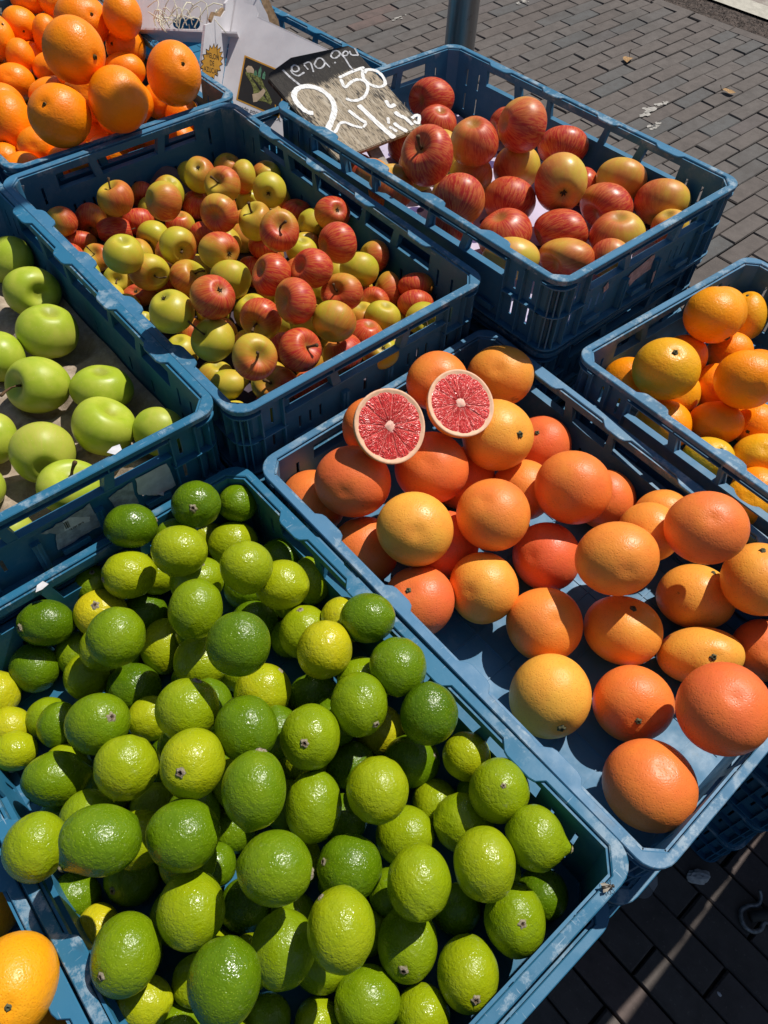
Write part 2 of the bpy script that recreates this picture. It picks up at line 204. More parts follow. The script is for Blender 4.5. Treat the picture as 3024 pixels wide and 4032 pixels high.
  (0.1133, -0.0972, 0.7834, 0.0261, 0.0197, 0.8, [0.92, -0.4, -0.04], 'red apple with a stem poking right, back left'),
  (0.2526, -0.1038, 0.7766, 0.022, 0.022, 0.9, None, 'crimson apple half in shadow near the back right'),
  (0.27, -0.0998, 0.8195, 0.0245, 0.0269, 0.4, [-0.28, -0.41, 0.87], 'shaded olive apple with dry calyx up against the dark paper'),
  (0.2467, -0.2075, 0.8624, 0.0261, 0.0253, 0.45, [-0.63, -0.33, 0.71], 'green and red apple with a long stem, perched at back'),
  (0.1986, -0.2725, 0.868, 0.0256, 0.0259, 0.65, [-0.76, -0.56, 0.33], 'red-orange apple with a small dark dimple facing out'),
  (0.2057, -0.1317, 0.7756, 0.0228, 0.0191, 0.55, None, 'half-hidden orange-blushed apple just behind the curled-stem apple'),
  (0.2198, -0.1785, 0.776, 0.0229, 0.02, 0.95, None, 'half-hidden crimson apple just back-left of the blushed apple with dry calyx'),
  (0.1523, -0.144, 0.7797, 0.0252, 0.0252, 0.3, [-0.86, -0.49, -0.13], 'half-hidden yellow and pink apple just front-right of the bright crimson apple'),
  (0.1351, -0.2593, 0.8361, 0.0257, 0.0257, 0.4, [-0.14, -0.98, 0.11], 'apple with a curled stem in its hollow facing out, back half'),
  (0.1591, -0.3289, 0.8565, 0.0272, 0.0245, 0.45, [0.19, -0.96, 0.2], 'blushed apple with a dry calyx at its right side'),
  (0.0642, -0.077, 0.7739, 0.0245, 0.0161, 0.6, None, 'half-hidden orange-blushed apple just front-left of the russet-frosted apple'),
  (0.0646, -0.1294, 0.7752, 0.0206, 0.0203, 0.4, [-0.43, -0.29, 0.85], 'half-hidden orange-blushed apple just left of the squiggle-scarred yellow apple'),
  (0.0513, -0.2696, 0.865, 0.0259, 0.0251, 0.05, None, 'yellow-green apple with a scar squiggle on its skin'),
  (0.0797, -0.2709, 0.8247, 0.0277, 0.0243, 0.3, [-0.01, -1.0, 0.09], 'apple with a pale thick stem hanging down, left middle'),
  (0.1194, -0.3059, 0.818, 0.0263, 0.024, 0.3, [0.48, -0.51, 0.71], 'yellow and pink apple with stem at upper right, middle'),
  (0.0623, -0.1963, 0.7759, 0.0212, 0.0212, 0.1, [-0.39, -0.68, 0.62], 'mostly-hidden yellow-green apple just in front of the squiggle-scarred yellow apple'),
  (0.0707, -0.2434, 0.7744, 0.0252, 0.0159, 0.75, [-0.41, -0.31, 0.86], 'pink apple with calyx up beside the left rim'),
  (0.0268, -0.4374, 0.8909, 0.0261, 0.0253, 0.1, [-0.22, 0.19, 0.96], 'plain green apple beside the left rim, small closed calyx'),
  (0.0663, -0.4683, 0.9111, 0.0259, 0.0254, 0.85, [0.25, -0.61, 0.75], 'tall red apple with yellow base and brown marks on top'),
  (0.145, -0.3748, 0.8448, 0.027, 0.0243, 0.1, None, 'yellow-green apple just back-right of the tall red marked apple'),
  (0.1672, -0.4404, 0.8798, 0.0252, 0.0263, 0.7, [-0.77, 0.26, 0.59], 'dusky red and green apple with a slit hollow at left'),
  (0.1211, -0.478, 0.858, 0.0259, 0.0255, 0.5, [-0.86, -0.49, 0.17], 'orange-striped yellow apple with a stem at its lower left'),
  (0.169, -0.3781, 0.7802, 0.026, 0.0254, 0.15, None, 'half-hidden yellow-green apple just back-left of the orange-striped yellow apple'),
  (0.0491, -0.4832, 0.8673, 0.0258, 0.0258, 0.08, [-0.61, 0.19, 0.77], 'green apple with a pale stem at its upper left, front half'),
  (0.0515, -0.3837, 0.7774, 0.0228, 0.0228, 0.05, None, 'half-hidden yellow-green apple just left of the pale-stemmed green apple'),
  (0.0598, -0.4521, 0.7776, 0.0248, 0.0219, 0.15, None, 'half-hidden yellow-green apple just back-left of the oval yellow corner apple'),
  (0.0547, -0.4917, 0.7961, 0.0261, 0.0197, 0.1, [-0.55, 0.71, 0.43], 'oval yellow apple lying in the front left corner'),
  (0.0564, -0.563, 0.8927, 0.0252, 0.0263, 0.5, [-0.09, -0.76, 0.64], 'apple with a deep hollow and brown stem facing out, front'),
  (0.0851, -0.5526, 0.8251, 0.0286, 0.0231, 0.5, [-0.58, -0.28, 0.76], 'red-cheeked apple with a fat pinkish stem against the front rim'),
  (0.1206, -0.5597, 0.8654, 0.0254, 0.026, 0.95, [0.29, -0.69, 0.66], 'dark red apple with a thin stem pointing right, front'),
  (0.1856, -0.5588, 0.8219, 0.0257, 0.0257, 0.65, [-0.12, 0.45, 0.88], 'orange-red apple with a short upright stem behind the front rail'),
  (0.145, -0.5214, 0.9004, 0.0244, 0.0272, 0.6, [-0.88, 0.11, 0.46], 'yellow and red apple with a sunken left side, middle front'),
  (0.1757, -0.5552, 0.8764, 0.0268, 0.0247, 0.3, None, 'yellow and pink apple just in front of the red apple with pale hollow'),
  (0.2324, -0.4997, 0.8575, 0.0274, 0.0244, 0.7, [-0.75, -0.16, 0.64], 'red apple with a pale stem hollow at its left, middle right'),
  (0.3057, -0.48, 0.7887, 0.0223, 0.0254, 0.55, [-0.62, -0.43, 0.65], 'apple with starburst red streaks round its stem'),
  (0.3148, -0.4363, 0.818, 0.0277, 0.0239, 0.0, None, 'bright plain yellow-green apple near the right wall'),
  (0.2066, -0.4728, 0.8899, 0.0266, 0.0246, 0.7, [-0.83, 0.24, 0.51], 'large streaked red apple with yellow right edge, centre'),
  (0.3455, -0.4649, 0.7831, 0.0194, 0.0286, 0.45, None, 'half-hidden orange-blushed apple just back-right of the starburst apple'),
  (0.3686, -0.4973, 0.8012, 0.0258, 0.019, 0.7, None, 'red and yellow apple with shiny right cheek in the right corner'),
  (0.3394, -0.5287, 0.8033, 0.0253, 0.0203, 0.75, None, "pinkish red apple against the front rim's right end"),
  (0.2716, -0.4949, 0.7907, 0.0234, 0.0238, 0.35, None, 'half-hidden yellow and pink apple just front-left of the starburst apple'),
  (0.2849, -0.5218, 0.8061, 0.0246, 0.0215, 0.1, None, 'mostly-hidden yellow-green apple just front-right of the starburst apple'),
  (0.2462, -0.5324, 0.8006, 0.0243, 0.0221, 0.75, None, 'half-hidden red-blushed apple just back-right of the short-stemmed rail apple'),
  (0.235, -0.5745, 0.8072, 0.0248, 0.0217, 0.3, [-0.17, -0.47, 0.87], 'half-hidden yellow and pink apple just right of the short-stemmed rail apple'),
  (0.3192, -0.5644, 0.8131, 0.0235, 0.0219, 0.1, [-0.41, -0.83, 0.37], "half-hidden yellow-green apple just front-right of the pink apple at rim's end"),
  (0.143, -0.547, 0.779, 0.0246, 0.0243, 0.8, None, 'half-hidden red-blushed apple just right of the fat-stemmed rim apple'),
  (0.3651, -0.4104, 0.8035, 0.0219, 0.0232, 0.45, None, 'half-hidden orange-blushed apple just back-right of the plain yellow-green apple'),
  (0.2734, -0.4405, 0.8812, 0.0252, 0.0262, 0.65, None, 'upright red and yellow apple by the right wall'),
  (0.3615, -0.3174, 0.8271, 0.027, 0.0243, 0.75, [-0.06, -0.7, 0.71], 'russet red apple with a sun-lit calyx by the right wall'),
  (0.2066, -0.4062, 0.9087, 0.0252, 0.0263, 0.6, [-0.22, -0.55, 0.8], 'big red-brown apple with a dark upright stem in its bowl'),
  (0.2381, -0.3, 0.8543, 0.0231, 0.0263, 0.25, [-0.26, 0.16, 0.95], 'yellow and pink apple just left of the bowl-stemmed red-brown apple'),
  (0.366, -0.2203, 0.7796, 0.0249, 0.0189, 0.85, None, 'half-hidden crimson apple just back-right of the bowl-stemmed red-brown apple'),
  (0.3546, -0.2734, 0.7911, 0.0214, 0.0221, 0.15, None, 'half-hidden yellow-green apple just front-left of the russet apple by right wall'),
  (0.32, -0.2175, 0.8319, 0.0254, 0.026, 0.05, [-0.63, -0.72, 0.29], 'yellow apple with dark sooty calyx, back right'),
  (0.3655, -0.1421, 0.8062, 0.0235, 0.0209, 0.3, None, 'yellow apple with a sideways stem, against the back right wall'),
  (0.3218, -0.1419, 0.8171, 0.0199, 0.0257, 0.5, None, 'half-hidden orange-blushed apple just right of the long-stemmed perched apple'),
  (0.3225, -0.1507, 0.7759, 0.0215, 0.0211, 0.05, [-0.54, -0.7, 0.47], 'mostly-hidden yellow-green apple just front-left of the sooty yellow apple'),
  (0.2977, -0.3241, 0.7943, 0.0234, 0.0204, 0.1, None, 'half-hidden yellow-green apple just back-left of the large streaked red apple'),
  (0.3248, -0.2971, 0.7767, 0.0246, 0.0199, 0.4, None, 'mostly-hidden orange-blushed apple just behind the large streaked red apple'),
  (0.2484, -0.2999, 0.8117, 0.0227, 0.0195, 0.8, None, 'half-hidden red-blushed apple just front-left of the bowl-stemmed red-brown apple'),
  (0.2601, -0.2236, 0.7766, 0.0223, 0.0217, 0.3, None, 'mostly-hidden yellow and pink apple just back-right of the blushed apple with dry calyx'),
  (0.2244, -0.301, 0.7769, 0.0227, 0.0221, 0.9, None, 'mostly-hidden crimson apple just left of the slit-hollowed dusky apple'),
  (0.3164, -0.3863, 0.7775, 0.0233, 0.0225, 0.4, None, 'mostly-hidden orange-blushed apple just behind the red apple with pale hollow'),
  (0.2744, -0.3997, 0.7821, 0.0233, 0.0233, 0.1, None, 'mostly-hidden yellow-green apple just left of the red apple with pale hollow'),
  (0.1262, -0.287, 0.777, 0.0224, 0.0224, 0.5, None, 'mostly-hidden orange-blushed apple just in front of the yellow-pink middle apple'),
  (0.1584, -0.4655, 0.7782, 0.0237, 0.0237, 0.85, None, 'mostly-hidden crimson apple just left of the dark red front apple'),
  ], [[0.1453, -0.0384, 0.7833], [0.2335, -0.0564, 0.7829], [0.2865, -0.0384, 0.782], [0.3463, -0.0569, 0.7835], [0.299, -0.0889, 0.7801], [0.1106, -0.1654, 0.7787], [0.2713, -0.1508, 0.7789], [0.3552, -0.1786, 0.7838], [0.1032, -0.2119, 0.7798], [0.1532, -0.1935, 0.7806], [0.2117, -0.2246, 0.7788], [0.3217, -0.2104, 0.7791], [0.1587, -0.25, 0.7779], [0.2904, -0.2558, 0.7829], [0.0827, -0.309, 0.779], [0.1768, -0.3064, 0.7834], [0.1267, -0.3463, 0.7796], [0.2245, -0.3499, 0.7789], [0.351, -0.3347, 0.7826], [0.1051, -0.3953, 0.7833], [0.2241, -0.3957, 0.7818], [0.1223, -0.4384, 0.783], [0.1957, -0.4367, 0.7787], [0.2386, -0.4631, 0.7786], [0.1106, -0.504, 0.7814], [0.1724, -0.5084, 0.7781], [0.2153, -0.0924, 0.8074], [0.2518, -0.184, 0.8109], [0.2058, -0.2625, 0.8099], [0.0606, -0.3447, 0.8098], [0.1642, -0.3411, 0.8109], [0.0798, -0.4258, 0.81], [0.1957, -0.4722, 0.8124], [0.0361, -0.0361, 0.7781, 0.0221], [0.3601, -0.0961, 0.7781, 0.0221], [0.1081, -0.2521, 0.7914, 0.0221], [0.0361, -0.2641, 0.7781, 0.0221], [0.2641, -0.2881, 0.7781, 0.0221], [0.0361, -0.3121, 0.7781, 0.0221], [0.2641, -0.3601, 0.7914, 0.0221], [0.2761, -0.4441, 0.7781, 0.0221], [0.2161, -0.5041, 0.7781, 0.0221], [0.0361, -0.5281, 0.7781, 0.0221], [0.0841, -0.5401, 0.7781, 0.0221], [0.1921, -0.5521, 0.7781, 0.0221], [0.2761, -0.5521, 0.7781, 0.0221], [0.19, -0.07, 0.776, 0.02], [0.034, -0.106, 0.776, 0.02], [0.034, -0.154, 0.776, 0.02], [0.286, -0.19, 0.776, 0.02], [0.034, -0.226, 0.776, 0.02], [0.082, -0.358, 0.776, 0.02], [0.358, -0.382, 0.776, 0.02], [0.322, -0.43, 0.776, 0.02], [0.31, -0.526, 0.776, 0.02], [0.358, -0.55, 0.776, 0.02]], 0.0244),
 'appleF': ([
  (0.6993, -0.1696, 0.8407, 0.0398, 0.0335, 0.95, [-0.98, 0.07, 0.19], 'deep red apple in the shaded back corner, highest'),
  (0.6663, -0.2218, 0.8295, 0.0324, 0.0291, 0.9, None, 'glossy scarlet apple in front of the deep red back corner one'),
  (0.4936, -0.3737, 0.897, 0.0381, 0.0415, 0.75, [-0.7, -0.01, 0.71], 'brick red apple with a stem hollow on top, beside the price board'),
  (0.5958, -0.3712, 0.884, 0.0367, 0.0353, 0.6, None, 'dull orange-brown striped apple, shaded on its right'),
  (0.6734, -0.3953, 0.8954, 0.0371, 0.0393, 0.6, None, 'upright orange-red apple, tallest on the heap, against the right wall'),
  (0.6791, -0.3958, 0.8234, 0.0376, 0.0366, 0.5, None, 'two-tone apple, pink above and lemon yellow below'),
  (0.7634, -0.416, 0.8414, 0.0409, 0.0311, 0.85, None, 'shaded red apple by the right wall behind the calyx-showing one'),
  (0.641, -0.5115, 0.867, 0.0385, 0.0415, 0.45, [-0.66, -0.75, 0.07], 'large apple, yellow above, red below, dark calyx facing out'),
  (0.7654, -0.5357, 0.8392, 0.0393, 0.0321, 0.25, None, 'mostly yellow apple by the right wall'),
  (0.7639, -0.6159, 0.8399, 0.0411, 0.0341, 0.45, None, 'yellow-red apple in the far right front corner'),
  (0.7013, -0.5611, 0.8305, 0.0402, 0.034, 0.8, [-0.97, 0.09, -0.23], 'carmine apple with a dark hollow at its left'),
  (0.6506, -0.6221, 0.8347, 0.0401, 0.0333, 0.45, None, 'pale orange streaky apple against the front rim'),
  (0.603, -0.557, 0.826, 0.04, 0.0309, 0.8, [-0.84, 0.48, -0.25], 'red apple with a yellow hollow at its left side, front'),
  (0.555, -0.6089, 0.8301, 0.0404, 0.0269, 0.65, [-0.98, 0.13, -0.16], 'red apple with green cheek, lowest against the front corner'),
  (0.5269, -0.5137, 0.8296, 0.0397, 0.0355, 0.8, None, 'orange-red apple at the left front, behind the rail'),
  (0.5978, -0.4563, 0.8267, 0.0402, 0.0351, 0.75, None, 'crimson apple with yellow shaded side, left of centre'),
  (0.4763, -0.4623, 0.8771, 0.0362, 0.0354, 0.8, None, 'streaky maroon apple beside the left rail'),
  (0.6098, -0.3615, 0.82, 0.0343, 0.032, 0.35, None, 'small yellow-cheeked apple behind the streaky maroon one'),
  (0.4947, -0.4389, 0.8212, 0.0302, 0.0302, 0.85, None, 'half-hidden crimson apple just in front of the streaky maroon apple'),
  (0.453, -0.344, 0.8476, 0.0344, 0.0332, 0.4, None, "yellow and orange apple just right of the board's stake"),
  (0.4787, -0.2392, 0.8142, 0.0292, 0.0288, 0.9, None, 'red apple seen through the left rail window below the board'),
  (0.466, -0.2879, 0.8323, 0.0288, 0.0284, 0.6, None, 'mostly-hidden orange-blushed apple just back-left of the yellow apple by stake'),
  (0.5952, -0.2183, 0.8125, 0.0282, 0.0286, 0.9, None, 'mostly-hidden crimson apple just back-left of the brick red stemmed apple'),
  (0.4837, -0.5652, 0.8344, 0.0408, 0.0294, 0.45, None, 'orange-yellow apple in the front left corner under the rim'),
  (0.7378, -0.4844, 0.8156, 0.0283, 0.0272, 0.9, None, 'mostly-hidden crimson apple just right of the large calyx-showing apple'),
  (0.7712, -0.2805, 0.8199, 0.0263, 0.0276, 0.85, None, 'mostly-hidden crimson apple just left of the tallest upright apple'),
  (0.7246, -0.6606, 0.8367, 0.0271, 0.0259, 0.4, None, 'mostly-hidden orange-blushed apple just in front of the front right corner apple'),
  (0.5976, -0.6517, 0.8331, 0.029, 0.028, 0.5, None, 'mostly-hidden orange-blushed apple just in front of the pale streaky rim apple'),
  ], [[0.554, -0.3002, 0.8236], [0.6178, -0.2807, 0.821], [0.6852, -0.2989, 0.8222], [0.5375, -0.3939, 0.8246]], 0.0347),
 'orangeG': ([
  (0.1943, 0.0826, 0.9572, 0.0442, 0.0449, 0.1, [0.33, -0.94, 0.02], 'large orange high in the heap with an oval navel at right'),
  (0.3321, 0.0481, 0.9001, 0.0423, 0.0469, 0.1, [0.05, -0.79, 0.61], "orange perched at the crate's right corner, tiny navel up"),
  (0.2156, 0.0128, 0.9067, 0.0432, 0.0459, 0.1, None, 'smooth orange leaning on the front rim, centre of crate'),
  (0.1322, 0.0448, 0.8942, 0.0449, 0.0442, 0.1, [-0.54, -0.41, 0.73], 'orange with a small green-brown dot at its upper left, front'),
  (0.3247, 0.3452, 0.8848, 0.0465, 0.0427, 0.1, [0.1, -0.85, 0.52], 'orange with an open round hole for a navel, top of heap'),
  (0.3745, 0.2848, 0.9003, 0.0333, 0.037, 0.1, None, 'sunlit orange at the back right of the heap, beside carton'),
  (0.3799, 0.3105, 0.8376, 0.0352, 0.0368, 0.1, [-0.85, -0.15, 0.5], 'half-hidden orange just front-right of the hole-naveled orange'),
  (0.3442, 0.2568, 0.8277, 0.0362, 0.0283, 0.15, None, 'half-hidden orange just behind the smooth orange on rim'),
  (0.2815, 0.5435, 0.8233, 0.0336, 0.032, 0.15, [-0.21, -0.98, 0.01], 'orange with a brown navel spot at the back left'),
  (0.2248, 0.5146, 0.823, 0.0288, 0.04, 0.15, [0.38, -0.57, 0.73], "orange at the photo's left edge with a brown navel on top"),
  (0.2357, 0.4603, 0.8061, 0.0257, 0.0313, 0.15, None, 'half-hidden orange just in front of the brown-spotted back orange'),
  (0.1969, 0.4188, 0.7858, 0.0367, 0.0327, 0.1, None, 'plain orange at the left edge, between spotted and shaded ones'),
  (0.1086, 0.2278, 0.8131, 0.0392, 0.0515, 0.1, [-0.66, -0.74, -0.11], 'big shaded orange in the front left corner, dark navel low'),
  (0.3072, 0.4895, 0.818, 0.0254, 0.0349, 0.1, None, 'half-hidden orange just right of the brown-spotted back orange'),
  (0.2678, 0.4183, 0.7922, 0.0294, 0.028, 0.1, None, 'half-hidden orange just front-left of the large oval-naveled orange'),
  (0.2362, 0.3265, 0.7862, 0.0496, 0.0325, 0.15, None, 'half-hidden orange just behind the dotted front orange'),
  (0.322, 0.5731, 0.8489, 0.0336, 0.0238, 0.1, None, 'orange just behind the brown-spotted back orange'),
  (0.3505, 0.5335, 0.8542, 0.024, 0.025, 0.1, None, 'half-hidden orange just back-left of the hole-naveled orange'),
  (0.3778, 0.2069, 0.7832, 0.0324, 0.0317, 0.1, None, 'half-hidden orange just front-left of the orange perched at corner'),
  (0.3768, 0.1292, 0.7826, 0.0309, 0.035, 0.15, None, 'half-hidden orange just in front of the orange perched at corner'),
  (0.279, 0.0992, 0.7805, 0.0334, 0.0327, 0.15, None, 'half-hidden orange just front-right of the smooth orange on rim'),
  (0.2042, 0.0803, 0.7965, 0.0338, 0.0299, 0.15, None, 'half-hidden orange just in front of the smooth orange on rim'),
  (0.1556, 0.0501, 0.81, 0.0312, 0.0312, 0.15, None, 'mostly-hidden orange just front-right of the dotted front orange'),
  (0.1216, 0.158, 0.8019, 0.0333, 0.0308, 0.1, None, 'half-hidden orange just front-right of the big shaded corner orange'),
  (0.2265, 0.1566, 0.7797, 0.0319, 0.0319, 0.15, None, 'mostly-hidden orange just front-left of the smooth orange on rim'),
  (0.1402, 0.1037, 0.787, 0.0317, 0.0317, 0.15, None, 'mostly-hidden orange just in front of the dotted front orange'),
  ], [[0.3416, 0.5502, 0.7855], [0.3425, 0.4235, 0.7897], [0.1326, 0.3267, 0.792], [0.3167, 0.3381, 0.7907], [0.2595, 0.2291, 0.7908], [0.2721, 0.288, 0.8468], [0.237, 0.1701, 0.8488], [0.2492, 0.0918, 0.8495], [0.1329, 0.5563, 0.7846, 0.0365], [0.1571, 0.4965, 0.8067, 0.0365], [0.0967, 0.4604, 0.7858, 0.0365], [0.1209, 0.4005, 0.8078, 0.0365], [0.0728, 0.2926, 0.8092, 0.0365], [0.1804, 0.2323, 0.7864, 0.0365], [0.3126, 0.1842, 0.8069, 0.0365], [0.0722, 0.1125, 0.7886, 0.0365], [0.1995, 0.5615, 0.7784, 0.0311], [0.2714, 0.5014, 0.7779, 0.0311], [0.3674, 0.4892, 0.7768, 0.0311], [0.0672, 0.3818, 0.7814, 0.0311], [0.355, 0.2853, 0.7784, 0.0311], [0.0669, 0.1778, 0.7829, 0.0311], [0.3307, 0.0693, 0.7803, 0.0311], [0.1027, 0.0577, 0.7833, 0.0311]], 0.0423),
}
SIGN = {'P0': [0.43, -0.2464, 0.8557], 'e1': [0.9994, -0.0349, 0.0], 'e2': [0.0335, 0.9607, 0.2756], 'n': [-0.0096, -0.2755, 0.9613], 'strokes': [[0.0045, [[0.0309, 0.1949], [0.0326, 0.1762], [0.0377, 0.1537]]], [0.0035, [[0.0448, 0.189], [0.0478, 0.1945], [0.0548, 0.1969], [0.0582, 0.1915], [0.0551, 0.1849], [0.0474, 0.1836], [0.0428, 0.1887], [0.0414, 0.1815], [0.0464, 0.1744], [0.0608, 0.1771]]], [0.0031, [[0.0699, 0.1914], [0.0699, 0.1797]]], [0.0031, [[0.0698, 0.1926], [0.0801, 0.1942], [0.0819, 0.189], [0.0748, 0.1716]]], [0.0035, [[0.0863, 0.1861], [0.0989, 0.1948], [0.106, 0.1931], [0.1048, 0.1823], [0.0941, 0.1751], [0.0863, 0.1771], [0.0863, 0.1861]]], [0.0028, [[0.106, 0.1931], [0.1064, 0.1794], [0.1067, 0.1706]]], [0.0045, [[0.1211, 0.1777], [0.1223, 0.1754]]], [0.0035, [[0.1272, 0.1953], [0.1364, 0.2002], [0.1433, 0.1967], [0.1401, 0.1891], [0.1275, 0.1853], [0.124, 0.1903], [0.1272, 0.1953]]], [0.0035, [[0.1428, 0.1973], [0.1435, 0.1786], [0.1404, 0.1615], [0.1407, 0.1488]]], [0.0031, [[0.1466, 0.1894], [0.154, 0.193], [0.1568, 0.1885], [0.151, 0.1837], [0.1454, 0.1852], [0.1466, 0.1894]]], [0.0035, [[0.1615, 0.1901], [0.1592, 0.1818], [0.166, 0.178], [0.1697, 0.1777], [0.1738, 0.1924]]], [0.0066, [[0.107, 0.1453], [0.1329, 0.1485], [0.1622, 0.1495]]], [0.0066, [[0.108, 0.1415], [0.1038, 0.1242], [0.1209, 0.1296], [0.1345, 0.1302], [0.1427, 0.122], [0.1388, 0.1078], [0.1195, 0.0934], [0.0994, 0.0928], [0.0897, 0.1023]]], [0.0069, [[0.1559, 0.1462], [0.1457, 0.1298], [0.1469, 0.1135], [0.1577, 0.1024], [0.1713, 0.1036], [0.1783, 0.1167], [0.1772, 0.1332], [0.1639, 0.1426], [0.1537, 0.138]]], [0.0105, [[0.0213, 0.0961], [0.013, 0.1033], [0.0102, 0.1245], [0.0163, 0.1421], [0.0317, 0.151], [0.05, 0.1474], [0.0631, 0.1331], [0.0666, 0.1112], [0.0591, 0.0915], [0.0417, 0.0737], [0.021, 0.0579]]], [0.0059, [[0.022, 0.0618], [0.029, 0.0492], [0.0458, 0.06], [0.0565, 0.0598], [0.0648, 0.0487], [0.0757, 0.0387]]], [0.0073, [[0.0777, 0.0788], [0.0828, 0.0582], [0.0884, 0.0446]]], [0.0052, [[0.0884, 0.0446], [0.0777, 0.0389]]], [0.0108, [[0.1006, 0.0823], [0.104, 0.0492], [0.1076, 0.0217], [0.1114, -0.0003]]], [0.0059, [[0.1295, 0.0406], [0.1219, 0.0286]]], [0.0069, [[0.1191, 0.0233], [0.1243, 0.0091]]], [0.009, [[0.1313, 0.0267], [0.1335, 0.016], [0.1401, 0.0023]]], [0.0087, [[0.1495, 0.073], [0.1477, 0.0593], [0.1591, 0.0591]]], [0.0087, [[0.148, 0.046], [0.1502, 0.0351], [0.1557, 0.0273], [0.1577, 0.0099]]], [0.0069, [[0.166, 0.0229], [0.1757, 0.0254], [0.1808, 0.0221], [0.1697, 0.0103], [0.165, 0.0167]]]], 'corners': [[0.0, 0.0], [0.1743, 0.0016], [0.174, 0.1934], [0.168, 0.2035], [0.0602, 0.215], [0.0082, 0.1984], [-0.002, 0.1874]], 'stake': [[0.0711, -0.0006], [0.1016, -0.0011], [0.0846, -0.0513], [0.0658, -0.0445]]}
EXTRA_ORANGE = [([-0.4463, -0.821, 0.6956], 0.0295, 0.031, 0.45, None, 'amber orange cut off at the left edge, upper one of its crate'), ([-0.4334, -0.9231, 0.7923], 0.0325, 0.037, 0.5, [-0.08, -0.55, 0.83], 'large amber orange in the bottom left corner with a brown speck'), ([-0.4448, -0.9471, 0.7089], 0.032, 0.032, 0.2, None, 'shaded orange under the large amber one at the bottom')]
CARTON_T, CARTON_U, CARTON_B, CARTON_A, CARTON_AB = [[0.5684, 0.2278, 0.895], [0.6573, 0.0557, 0.855], [0.4852, 0.1645, 0.8], [0.4772, 0.1838, 0.905], [0.4566, 0.1977, 0.8]]
CARTON_AB = [0.4252, 0.1407, 0.8295]
LOGO_PTS = [[0.5393, 0.163, 0.8366], [0.5768, 0.0945, 0.8221], [0.4904, 0.1297, 0.783]]
STAR_PTS = [[0.4708, 0.166, 0.8399], [0.5017, 0.1796, 0.8302], [0.4537, 0.1524, 0.8175]]
BACKWALL = ([[0.75071, 0.42464, -0.50607, 0.49782], [-0.66063, 0.48255, -0.57508, 0.28749], [0.0, 0.76604, 0.64279, 0.86], [0, 0, 0, 1]], ([-0.0258, -0.0002], [0.0258, -0.0002]), (0.1626, -0.0303, -0.1012))
HALVES = [('left cut grapefruit half, pink flesh facing up, lower of the two', [0.1354, -0.7057, 0.8465], 0.042, [-0.153, -0.579, 0.801], 0.3, 1.03), ('right cut grapefruit half with its yellow rind showing below', [0.2268, -0.7276, 0.8416], 0.0412, [-0.115, -0.467, 0.877], 1.1, 1.0)]

